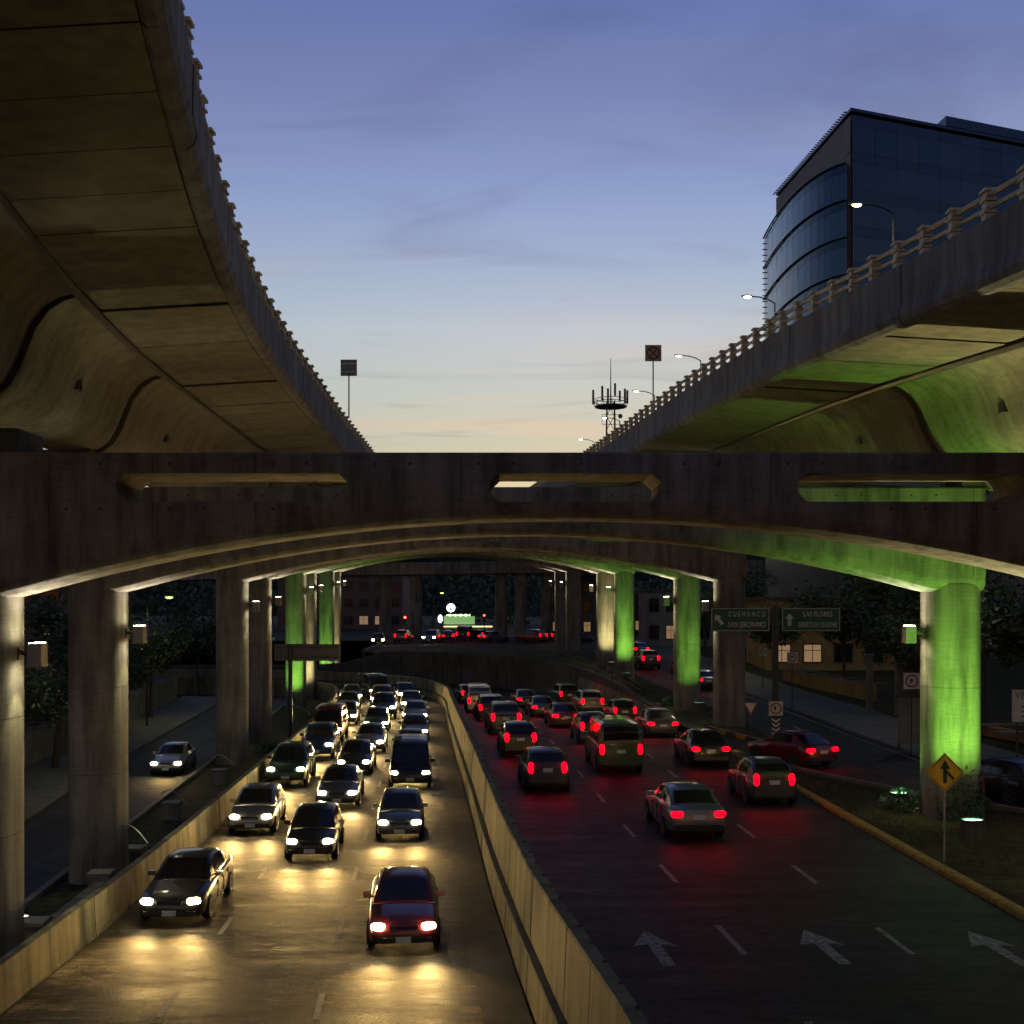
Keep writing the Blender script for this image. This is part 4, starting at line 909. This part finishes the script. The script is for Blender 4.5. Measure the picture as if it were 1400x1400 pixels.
def house(name, x, y, z, w_, dp, h, floors, nx, mat, label, lit=(), rot=0, flat=True):
    e = empty(name, (x, y, z), rot, label, 'building'); MB().box((0, dp / 2, h / 2), (w_, dp, h)).build('wall', mat, e)
    MB().box((0, dp / 2, h + .15), (w_ + .4, dp + .4, .3)).build('roof', M['conc_dark'], e)
    fh = h / floors; ww = w_ / nx; mu_ = MB(); mu_.box((0, 0, 0), (.06, .03, fh * .47)); mu_.box((0, 0, fh * .08), (ww * .54, .03, .06)); mu_ = mu_.mesh('muntin', M['dsteel']); fm = MB().box((0, 0, 0), (ww * .62, .1, fh * .55)).mesh('window', M['dsteel']); pl_ = MB().box((0, 0, 0), (ww * .54, .04, fh * .47)).mesh('pane', M['win_lit']); pd = MB().box((0, 0, 0), (ww * .54, .04, fh * .47)).mesh('pane', M['win_dark'])
    for f in range(floors):
        for i in range(nx):
            o = link('window', fm, e, (-w_ / 2 + ww * (i + .5), -.03, fh * (f + .52))); link('pane', pl_ if (f, i) in lit else pd, o, (0, -.05, 0)); link('muntin', mu_, o, (0, -.08, 0))
    return e
M['pl_a'] = plain('grey_plaster', (.08, .075, .07), .9, var=.2, scale=.5); M['pl_b'] = plain('pink_plaster', (.12, .075, .062), .9, var=.2, scale=.5); M['pl_c'] = plain('white_plaster', (.2, .195, .18), .9, var=.2, scale=.5)
house('house', -36, 60, -2, 12, 10, 8.5, 3, 5, M['pl_a'], 'dark three storey house behind the left trees, one window lit', {(1, 3)})
house('house', -42, 95, -2, 16, 10, 11, 4, 7, M['pl_b'], 'tall dark house far behind the left trees', {(2, 5)})
house('apartment_block', 41, 58, 0, 16, 10, 7.5, 3, 6, M['pl_a'], 'dark apartment block behind the trees right of the green column')
house('house', 30, 106, .6, 14, 9, 6.5, 2, 5, M['wall_y'], 'low ochre house with warm lit windows behind the service road', {(0, 0), (0, 1), (1, 1)})
house('shop', 22, 140, 1.6, 12, 8, 6.5, 2, 6, M['pl_c'], 'pale shop front behind the fifth and sixth right columns', {(0, 1), (0, 4)})
house('shop', 9.5, 176, 1.6, 9, 8, 9, 3, 5, M['pl_c'], 'narrow pale shop with bright windows beyond the crossing', {(0, 0), (0, 1), (0, 3)})
house('hotel', 17.5, 186, 1.6, 7, 8, 6, 2, 4, M['pl_b'], 'pinkish shop with lit ground floor far right of the crossing', {(0, 0), (0, 1), (0, 2), (0, 3)})
house('mall_building', -33, 225, 1.6, 24, 18, 10, 3, 8, M['pl_b'], 'low pink building with a bright doorway far beyond the left columns', {(0, 5), (0, 6)})

# distant flyover crossing beyond the bend
fl = empty('flyover', (-8, 168, 1.6), 0, 'dark distant flyover crossing over the far street', 'flyover'); fo = fl.location
MB().loft([[(x, 166, 11.0 + dz), (x, 166, 12.7 + dz), (x, 175, 12.7 + dz), (x, 175, 11.0 + dz)] for x, dz in ((-60, -1.5), (-30, -.4), (0, .0), (30, .2), (60, 0))]).build('deck', M['conc'], fl, origin=fo)
for px in (527, 569, 685, 712, 748):
    x = (px - 700) / F * 168; MB().loft([[(x + a, 168 + b, z) for a, b in rrect(.85, .9, n=16)] for z in (1.5, 11.3)]).build('pier', M['conc'], fl, origin=fo)
# far corner shop with its lit signs
D = 230.0; u = D / F
sh = empty('corner_store', ((640 - 700) * u, D, 1.6), 0, 'far store with a round white sign and a green lit roof board', 'store'); Zs = lambda py: CAMZ + (822 - py) * u - 1.6; Xs = lambda px: (px - 640) * u
M['neon_g'] = emit('green_sign_light', (.35, .8, .2), .12); M['neon_w'] = emit('white_sign_light', (.85, 1, .95), 1.2); M['neon_p'] = emit('pale_letter_light', (.75, 1, .5), .8); M['neon_o'] = emit('orange_strip_light', (1, .5, .2), 1); M['neon_r'] = emit('red_signal_light', (1, .04, .02), 5); M['neon_c'] = emit('green_signal_light', (.1, 1, .7), 2)
MB().box((0, 6, Zs(856) / 2), (70 * u, 12, Zs(856))).build('wall', M['pl_a'], sh)
MB().box((Xs(628), -.2, (Zs(842) + Zs(854)) / 2), (42 * u, .3, 11 * u)).build('roof_board', M['neon_g'], sh)
for q in range(14): MB().box((Xs(611 + q * 2.4), -.4, Zs(841)), (1.5 * u, .1, (2 + (q * 7 % 3)) * u * .8)).build('light_block', M['neon_p'], sh)
rs = MB(); rs.loft([[(Xs(616.5) + 5.8 * u * math.cos(a), yy, Zs(831) + 5.8 * u * math.sin(a)) for a in [2 * math.pi * q / 20 for q in range(20)]] for yy in (-.3, 0)]); rs.build('round_sign', M['neon_w'], sh)
MB().poly([(Xs(616.5) + x * u, -.36, Zs(831) + z * u) for x, z in [(-2.4, -3.2), (1.8, -3), (1.6, -1.2), (.2, -.6), (1.3, 1), (.2, 3.2), (-.6, 3), (-.4, .4), (-2, -.8)]], .05, (0, 1, 0)).build('emblem', M['win_dark'], sh)
MB().loft([[(Xs(602) + 3 * u * math.cos(a), yy, Zs(846) + 5.5 * u * math.sin(a)) for a in [2 * math.pi * q / 16 for q in range(16)]] for yy in (-.5, -.2)]).build('oval_sign', M['neon_w'], sh)
MB().box((0, -.5, Zs(856.5)), (66 * u, .2, 1.4 * u)).build('light_strip', M['neon_o'], sh)
for px in (600, 615, 630, 645, 660): MB().box((Xs(px), -.1, Zs(868)), (8 * u, .1, 9 * u)).build('window', M['win_lit'] if px in (615, 645) else M['win_dark'], sh)
# traffic signals
def signal(px, py, D, label, col='r', arm=0):
    u = D / F; z0 = GZ(D); e = empty('traffic_signal', ((px - 700) * u + arm, D, z0), 0, label, 'traffic signal'); z = CAMZ + (822 - py) * u - z0
    MB().tube([(0, 0, 0), (0, 0, z + .9)], .08, 6).build('pole', M['dsteel'], e)
    if arm: MB().tube([(0, 0, z + .8), (-arm, 0, z + .8)], .06, 6).build('arm', M['dsteel'], e)
    hb = MB().box((-arm, -.14, z - .3), (.42, .22, 1.2)).build('housing', M['black'], e)
    for q, c in enumerate('rag'):
        lit = c == col; MB().loft([[(-arm + .15 * math.cos(a), yy, z + .08 - q * .36 + .15 * math.sin(a)) for a in [2 * math.pi * k / 12 for k in range(12)]] for yy in (-.28, -.24)]).build('signal_lens', (M['neon_r'] if c == 'r' else M['neon_c']) if lit else M['win_dark'], e)
signal(554, 845, 150, 'traffic signal showing red left of the far flyover pier', 'r')
signal(606, 867, 170, 'red traffic signal under the green store board, leftmost of three', 'r'); signal(619, 867, 172, 'red traffic signal under the green store board, middle of three', 'r'); signal(631, 867, 174, 'red traffic signal under the green store board, rightmost of three', 'r')
signal(593, 870, 178, 'small traffic signal showing green beside the far store', 'g'); signal(662, 842, 180, 'high red traffic signal right of the far store', 'r')
# dark wood behind the far street
vs_, fs_ = [], []; rnd = random.Random(77)
for k in range(9000):
    x = rnd.uniform(-190, 190); yy = 268 + 14 * noise.noise(Vector((x * .03, 0, 5))) + rnd.gauss(0, 5); hh = 11.5 + 4.5 * noise.noise(Vector((x * .09, 2, 0))) + 2 * noise.noise(Vector((x * .35, 7, 0)))
    p = Vector((x, yy, 1.6 + hh * rnd.random() ** .75)); u_ = Vector((rnd.gauss(0, 1), rnd.gauss(0, 1), rnd.gauss(0, 1))).normalized(); v_ = u_.orthogonal().normalized(); q = rnd.uniform(.5, 1.1)
    b = len(vs_); vs_ += [p - u_ * q, p + v_ * q * .6, p + u_ * q, p - v_ * q * .6]; fs_.append((b, b + 1, b + 2, b + 3))
tl_ = MB(); tl_.add(vs_, fs_); o = tl_.build('treeline', M['leaf'], fixn=False); tag(o, 'dark wood reading as one mass behind the far street', 'trees', None, 'stuff')
# hills closing the view
hm = MB(); vs_, fs_ = [], []; n = 80
for j, (yy, k) in enumerate(((1500, 0), (2300, 1), (3400, .3))):
    for i in range(n + 1):
        x = -4500 + 9000 * i / n; vs_.append((x, yy, (130 + 60 * noise.noise(Vector((x * .0012, 3, 0))) + 14 * noise.noise(Vector((x * .006, 9, 0)))) * k - 4))
for j in range(2):
    for i in range(n): q = j * (n + 1) + i; fs_.append((q, q + 1, q + n + 2, q + n + 1))
hm.add(vs_, fs_); struct('hills', hm, M['hill'], 'dark wooded hills closing the far street', smooth=True)

# ------------------------------------------------------------------ vehicles, at rest with lamps lit
def paintmat(name, col, metal=.3):
    m, n, l, b = newmat(name); b.inputs['Base Color'].default_value = col + (1,); b.inputs['Metallic'].default_value = metal; b.inputs['Roughness'].default_value = .32; b.inputs['Coat Weight'].default_value = .7; b.inputs['Coat Roughness'].default_value = .08
    t = n.new('ShaderNodeTexNoise'); t.inputs['Scale'].default_value = 3; r = n.new('ShaderNodeMapRange'); r.inputs[3].default_value = .25; r.inputs[4].default_value = .5; l.new(t.outputs['Fac'], r.inputs[0]); l.new(r.outputs[0], b.inputs['Roughness']); return m
PAINT = {'silver': paintmat('silver_car_paint', (.25, .25, .25), .7), 'black': paintmat('black_car_paint', (.012, .012, .014)), 'white': paintmat('white_car_paint', (.7, .7, .68), 0), 'dark grey': paintmat('grey_car_paint', (.08, .085, .09), .5), 'dark blue': paintmat('blue_car_paint', (.015, .03, .09)), 'dark red': paintmat('red_car_paint', (.16, .012, .012)), 'dark green': paintmat('green_car_paint', (.012, .045, .028)), 'beige': paintmat('beige_car_paint', (.35, .3, .2), .3)}
M['cglass'] = plain('car_glass', (.012, .014, .016), .06, spec=.9, var=0); M['tyre'] = plain('tyre_rubber', (.015, .015, .015), .85); M['rim'] = plain('alloy_rim', (.4, .4, .4), .35, .9); M['trim'] = plain('black_trim', (.015, .015, .015), .5); M['plate'] = plain('licence_plate', (.6, .6, .56), .5)
M['head'] = emit('headlamp_lens', (1, .80, .42), 26); M['tail'] = emit('tail_lamp_lens', (1, .0, .002), 5, (.12, .0, .0)); M['head_off'] = plain('unlit_headlamp', (.5, .5, .5), .15, .3); M['tail_off'] = plain('unlit_tail_lamp', (.2, .01, .01), .2); M['side_o'] = emit('amber_marker_lens', (1, .35, .03), 20, (.5, .2, .02))
# y runs from the nose (negative) to the tail
KIND = {
 'sedan': dict(body=[(-2.22, .60, .50, .34), (-2.16, .76, .62, .26), (-2.0, .84, .70, .22), (-1.55, .87, .80, .2), (-.85, .88, .92, .2), (0, .885, .95, .2), (.9, .88, .97, .2), (1.5, .87, .99, .2), (1.95, .83, .98, .24), (2.16, .77, .9, .3), (2.22, .66, .74, .38)],
   cab=[(-.95, .80, .74, .88, .93), (-.6, .80, .69, .9, 1.14), (-.15, .80, .62, .92, 1.38), (.25, .80, .61, .93, 1.435), (.75, .80, .61, .94, 1.43), (1.1, .79, .62, .95, 1.36), (1.5, .78, .68, .96, 1.14), (1.75, .77, .72, .97, 1.0)], wb=(-1.35, 1.32), wr=.31, hy=-2.1, hz=.64, ty=2.15, tz=.8, ws=(-.88, -.2), rw=(1.15, 1.68), sw=((-.28, .3), (.36, 1.0))),
 'hatchback': dict(body=[(-1.9, .58, .52, .34), (-1.84, .74, .64, .26), (-1.68, .80, .74, .22), (-1.25, .83, .84, .2), (-.75, .835, .94, .2), (0, .84, .97, .2), (.8, .84, .98, .2), (1.4, .83, .99, .2), (1.7, .80, .98, .25), (1.82, .70, .9, .36)],
   cab=[(-.92, .77, .72, .9, .95), (-.55, .77, .68, .92, 1.2), (-.15, .77, .62, .93, 1.44), (.3, .77, .61, .94, 1.5), (.9, .77, .61, .95, 1.48), (1.3, .76, .62, .96, 1.42), (1.6, .75, .67, .97, 1.16), (1.74, .74, .70, .97, 1.0)], wb=(-1.2, 1.18), wr=.29, hy=-1.78, hz=.66, ty=1.76, tz=.9, ws=(-.86, -.2), rw=(1.34, 1.66), sw=((-.26, .3), (.36, 1.05))),
 'suv': dict(body=[(-2.25, .66, .62, .44), (-2.18, .82, .78, .36), (-2.0, .9, .9, .32), (-1.5, .92, 1.02, .3), (-.9, .925, 1.1, .3), (0, .93, 1.12, .3), (1, .93, 1.13, .3), (1.8, .92, 1.14, .3), (2.1, .88, 1.12, .36), (2.2, .8, 1.02, .44)],
   cab=[(-1.0, .85, .8, 1.05, 1.1), (-.65, .85, .74, 1.08, 1.36), (-.3, .85, .69, 1.1, 1.64), (.2, .85, .68, 1.1, 1.73), (1.2, .85, .68, 1.11, 1.72), (1.75, .84, .69, 1.12, 1.66), (2.0, .83, .74, 1.13, 1.36), (2.1, .82, .78, 1.13, 1.16)], wb=(-1.4, 1.38), wr=.37, hy=-2.1, hz=.84, ty=2.14, tz=1.0, ws=(-.94, -.36), rw=(1.8, 2.04), sw=((-.4, .3), (.36, 1.5))),
 'minibus': dict(body=[(-2.45, .72, .62, .4), (-2.4, .86, .8, .34), (-2.25, .92, .96, .3), (-1.9, .95, 1.1, .3), (-1.4, .95, 1.16, .3), (0, .95, 1.18, .3), (1.4, .95, 1.18, .3), (2.3, .94, 1.18, .3), (2.45, .9, 1.14, .38)],
   cab=[(-2.05, .9, .86, 1.02, 1.1), (-1.75, .9, .82, 1.12, 1.45), (-1.4, .9, .78, 1.15, 1.9), (-1.0, .9, .77, 1.16, 2.06), (1.5, .9, .77, 1.16, 2.08), (2.25, .89, .78, 1.16, 2.02), (2.36, .88, .82, 1.16, 1.6), (2.4, .88, .85, 1.16, 1.2)], wb=(-1.65, 1.5), wr=.33, hy=-2.33, hz=.78, ty=2.4, tz=1.0, ws=(-1.98, -1.44), rw=(2.28, 2.385), sw=((-1.3, -.1), (0, 1.9))),
}
def cabsec(K, y):
    c = K['cab']; k = 1
    return [interp([(q[0], q[j]) for q in c], y) for j in range(1, 5)]
def car_proto(kind):
    K = KIND[kind]; root = empty('car', (0, 0, 0)); root.name = kind if kind != 'suv' else 'suv'
    secs = []
    for y, hw, zt, zb in K['body']:
        half = [(hw * .80, zb), (hw * .95, zb + .05), (hw * .99, zb + (zt - zb) * .3), (hw, zb + (zt - zb) * .58), (hw * .965, zt - .07), (hw * .90, zt - .015), (hw * .6, zt + .012), (0, zt + .03)]
        secs.append([(x, y, z) for x, z in half] + [(-x, y, z) for x, z in half[-2::-1]])
    body = MB().loft(secs).build('body', PAINT['silver'], root, smooth=38)
    secs = []
    for y, hb, ht, zb, zt in K['cab']:
        half = [(hb, zb), (hb + (ht - hb) * .5, zb + (zt - zb) * .52), (ht + .02, zt - .07 * min(1, (zt - zb) / .4)), (ht - .06, zt - .012), (ht * .5, zt + .012), (0, zt + .02)]
        secs.append([(x, y, z) for x, z in half] + [(-x, y, z) for x, z in half[-2::-1]])
    cab = MB().loft(secs).build('cabin', PAINT['silver'], root, smooth=38)
    # windscreen, rear window, side windows: glass just proud of the cabin skin
    def across(y0, y1, name, n=4):
        mb = MB(); vs = []
        for q in range(n + 1):
            y = y0 + (y1 - y0) * q / n; hb, ht, zb, zt = cabsec(K, y)
            for f in (-.86, -.45, 0, .45, .86): vs.append((f * ht, y - (.004 if y0 < 0 or kind == 'minibus' and y0 < 0 else -.004), zt + .024 - .012 * abs(f) * 2))
        fs = [(q * 5 + i, q * 5 + i + 1, (q + 1) * 5 + i + 1, (q + 1) * 5 + i) for q in range(n) for i in range(4)]
        mb.add(vs, fs); return mb.build(name, M['cglass'], root, smooth=True)
    across(*K['ws'], 'windscreen'); across(*K['rw'], 'rear_window')
    for s in (-1, 1):
        for (y0, y1) in K['sw']:
            vs = []
            for y in [y0 + (y1 - y0) * q / 4 for q in range(5)]:
                hb, ht, zb, zt = cabsec(K, y); h = zt - zb
                for t in (.12, .5, .84): 
                    xx = hb + (ht - hb) * t * 1.0 + .012; 
                    if t > .5: xx = hb + (ht - hb) * .5 + (ht + .02 - hb - (ht - hb) * .5) * ((t - .52) / .35) + .01
                    vs.append((s * xx, y, zb + h * t))
            fs = [(q * 3 + i, q * 3 + i + 1, (q + 1) * 3 + i + 1, (q + 1) * 3 + i) for q in range(4) for i in range(2)]
            mb = MB(); mb.add(vs, fs); mb.build('side_window', M['cglass'], root)
        # wheels
        hwm = max(q[1] for q in K['body'])
        for wy in K['wb']:
            r = K['wr']; A = [2 * math.pi * q / 20 for q in range(20)]; wmat = empty
            ty = MB(); prof = [(r * .62, -.1), (r * .95, -.1), (r, -.07), (r, .07), (r * .95, .1), (r * .62, .1)]
            ty.loft([[(x, rr * math.cos(a), rr * math.sin(a)) for a in A] for rr, x in prof], caps=True); t_ = ty.build('tyre', M['tyre'], root, smooth=40); t_.name = 'wheel'; t_.location = (s * (hwm - .08), wy, r)
            rm = MB(); rm.loft([[(x * s, rr * math.cos(a), rr * math.sin(a)) for a in A] for rr, x in ((r * .64, .07), (r * .6, .105), (r * .5, .085), (r * .12, .1))]); rm.build('rim', M['rim'], t_, smooth=40)
            ar = MB(); ar.loft([[(x, rr * math.cos(a), rr * math.sin(a)) for a in A] for rr, x in ((r * 1.17, -.08), (r * 1.17, .0), (r * .5, .0))]); o = ar.build('wheel_arch', M['trim'], root); o.location = (s * (hwm - .02), wy, r + .02); o.scale = (s, 1, 1)
        for ys in (K['sw'][0][0] - .12, K['sw'][1][0] - .03, K['sw'][1][1] + .02):
            hw_, zt_, zb_ = [interp([(q[0], q[j]) for q in K['body']], ys) for j in (1, 2, 3)]
            MB().box((s * hw_ * .985, ys, (zt_ + zb_) / 2), (.05, .012, (zt_ - zb_) * .62)).build('door_seam', M['trim'], root)
        for ys in (K['sw'][0][1] - .1, K['sw'][1][1] - .12):
            hw_, zt_, zb_ = [interp([(q[0], q[j]) for q in K['body']], ys) for j in (1, 2, 3)]
            MB().box((s * (hw_ * .985 + .015), ys, zb_ + (zt_ - zb_) * .76), (.04, .17, .035)).build('door_handle', M['trim'], root)
        # lamps, mirror
        hw = K['hy']; fb = [q for q in K['body']]; xh = interp([(q[0], q[1]) for q in fb], K['hy']) - .17
        def lens(w_, h, dp):
            return [[(w_ * k * math.copysign(abs(math.cos(a)) ** .6, math.cos(a)), yy, h * k * math.copysign(abs(math.sin(a)) ** .7, math.sin(a))) for a in [2 * math.pi * q / 14 for q in range(14)]] for k, yy in ((1, dp), (1, 0), (.8, -dp * .5), (.35, -dp * .75))]
        o = MB().loft(lens(.17, .085, .07)).build('headlight', M['head_off'], root, smooth=60); o.location = (s * xh, K['hy'] - .05, K['hz']); o.rotation_euler.z = s * .28
        xt = interp([(q[0], q[1]) for q in fb], K['ty']) - .13
        hh = .2 if kind in ('hatchback', 'minibus', 'suv') else .085; ww = .09 if kind in ('hatchback', 'minibus', 'suv') else .17
        o = MB().loft(lens(ww, hh, -.07)).build('tail_light', M['tail_off'], root, smooth=60); o.location = (s * xt, K['ty'] + .05, K['tz']); o.rotation_euler.z = -s * .25
        ym = K['cab'][1][0] + .18; hb, ht, zb, zt = cabsec(K, ym)
        mr_ = MB(); mr_.box((s * (hb + .13), ym, zb + .1), (.2, .1, .13)); mr_.box((s * (hb + .02), ym + .01, zb + .05), (.12, .05, .04)); mr_.build('mirror', PAINT['silver'], root)
    yf = K['body'][0][0]; yb = K['body'][-1][0]
    zf = (K['body'][1][2] + K['body'][1][3]) / 2
    gr_ = MB()
    for q in range(4): gr_.box((0, K['body'][1][0] - .015, zf + .03 + q * .05), (.62, .05, .022))
    gr_.box((0, K['body'][1][0] - .0, zf + .1), (.68, .05, .24)); gr_.build('grille', M['trim'], root)
    MB().box((0, K['body'][1][0] - .05, zf - .1), (1.36, .1, .13)).build('front_bumper', M['trim'], root)
    MB().box((0, K['body'][-2][0] + .05, K['body'][-2][3] + .12), (1.4, .12, .16)).build('rear_bumper', M['trim'], root)
    MB().box((0, K['body'][1][0] - .11, zf - .08), (.36, .02, .14)).build('licence_plate', M['plate'], root)
    MB().box((0, K['body'][-1][0] + .03, K['tz'] - .08), (.36, .05, .14)).build('licence_plate', M['plate'], root)
    return root
PROTO = {k: car_proto(k) for k in KIND}
used = set()
def setmat(o, m):
    o.material_slots[0].link = 'OBJECT'; o.material_slots[0].material = m
def car(kind, x, y, z, heading, col, label, group, head=True, tail=True, beam=True, hen=120):
    """heading: angle of the nose; 0 = towards the viewer"""
    c = copy_tree(PROTO[kind]) ; c.location = (x, y, z); c.rotation_euler.z = heading
    tag(c, label, {'suv': 'car', 'sedan': 'car', 'hatchback': 'car', 'minibus': 'van'}[kind], group)
    for ch in c.children:
        n = ch.name.split('.')[0]
        if n in ('body', 'cabin', 'mirror'): setmat(ch, PAINT[col])
        elif n == 'headlight' and head and not tail: setmat(ch, M['head'])
        elif n == 'tail_light' and tail: setmat(ch, M['tail'])
    K = KIND[kind]
    if head and beam:
        for s in ((-1, 1) if y < 55 else (0,)): spot('headlamp_beam', c, (s * .6, K['hy'] - .16, K['hz']), (0, -1, -.035), hen * (1 if y < 55 else 2), (1, .62, .19), 85, .9, .09)
    if tail: spot('tail_glow', c, (0, K['ty'] + .2, K['tz']), (0, 1, -.35), 1.3, (1, .02, .02), 150, .8, .2)
    return c
def lane_pos(la, lb, fr, d):
    ln = between(la, lb, fr); 
    for a, b in zip(ln, ln[1:]):
        if a[1] <= d < b[1]:
            t = (d - a[1]) / (b[1] - a[1]); p = lerp2(a, b, t); return p, math.atan2(-(b[0] - a[0]), b[1] - a[1])
CK = ['sedan', 'hatchback', 'suv', 'sedan', 'minibus', 'hatchback', 'sedan', 'suv']; CC = ['dark grey', 'black', 'dark blue', 'black', 'silver', 'dark red', 'dark grey', 'dark green']
WORD = ['first', 'second', 'third', 'fourth', 'fifth', 'sixth', 'seventh', 'eighth']
i = 0
for ln, (fr, name, dl) in enumerate(((1 / 6, 'lane by the barrier', (33.5, 45, 55, 64, 73, 82, 91, 100)), (.5, 'middle lane', (39.5, 50, 59, 68, 77, 86, 95, 104)), (5 / 6, 'lane by the wall', (29.8, 44, 54.5, 64, 73.5, 83, 92, 101)))):
    for q, d in enumerate(dl):
        (x, y), a = lane_pos(cl_, lb_, fr, d + random.uniform(-.8, .8)); k, c = (CK[(i * 5 + ln) % 8] if q > 1 else ['sedan', 'hatchback'][(q + ln) % 2]), CC[(i * 3 + ln * 2 + 1) % 8]
        car(k, x + random.uniform(-.25, .25), y, ZL, a, c, f'{c} {k if k != "suv" else "estate car"} with headlights, {WORD[q]} from viewer in the {name}', 'oncoming cars with headlights', True, False); i += 1
for ln, (fr, name, dl) in enumerate(((1 / 6, 'lane by the wall', (44, 55, 66, 77, 88, 99)), (.5, 'middle lane', (37, 49, 60.5, 71, 82, 93)), (5 / 6, 'lane by the kerb', (41, 52, 63, 74, 86, 97)))):
    for q, d in enumerate(dl):
        (x, y), a = lane_pos(rl, rr_, fr, d + random.uniform(-.8, .8)); k, c = (CK[(i * 5 + ln) % 8] if q > 0 else ['hatchback', 'sedan'][ln % 2]), CC[(i * 3 + ln * 2) % 8]
        car(k, x + random.uniform(-.25, .25), y, ZR(y), a + math.pi, c, f'{c} {k if k != "suv" else "estate car"} with tail lights, {WORD[q]} from viewer in the {name}', 'outgoing cars with tail lights', True, True, True, 12); i += 1
# around: slip road, service road, side street, crossing
car('sedan', 12.2, 51.2, GZ(51), math.pi + .42, 'dark red', 'dark red sedan with red tail lights on the slip road', None, True, True, True, 12)
car('hatchback', 17.4, 42.0, GZ(42), math.pi + .5, 'black', 'black hatchback with red tail lights behind the bright green column', None, True, True, True, 12)
for q, (x, y) in enumerate(((14.6, 90), (15.0, 102), (12.4, 108), (13.0, 121))): car(CK[q], x, y, GZ(y) + .012, math.pi + .08, CC[(q * 3) % 8], f'{CC[(q * 3) % 8]} {CK[q] if CK[q] != "suv" else "estate car"} with tail lights on the service road, {WORD[q]} from viewer', 'cars on the service road', True, True, False)
car('sedan', -18.2, 63, -2.08, .09, 'silver', 'silver sedan with bright headlights on the side street', None, True, False, True, 35)
car('suv', 25.2, 56.3 - 9, GZ(47) + .15, R(70), 'black', 'unlit black parked car at the pavement edge below the notice board', None, False, False)
for q, (px, y, tl) in enumerate(((552, 152, True), (612, 158, True), (636, 160, True), (650, 161, True), (676, 156, True), (725, 153, True), (790, 150, True), (744, 158, True), (590, 150, False), (517, 146, False))):
    x = (px - 700) / F * y; car(CK[(q + 2) % 8], x, y, GZ(y), (math.pi if tl else 0) + (.9 if 2 < q < 8 else .1) * (1 if q % 2 else -1), CC[q % 8], f'{CC[q % 8]} {CK[(q + 2) % 8] if CK[(q + 2) % 8] != "suv" else "estate car"} with {"tail lights" if tl else "headlights"} on the far crossing, {WORD[q] if q < 8 else ["ninth", "tenth"][q - 8]} one there', 'cars on the far crossing', not tl, tl, False)
for k, r_ in PROTO.items():
    for ch in list(r_.children):
        for g_ in list(ch.children): bpy.data.objects.remove(g_)
        bpy.data.objects.remove(ch)
    bpy.data.objects.remove(r_)
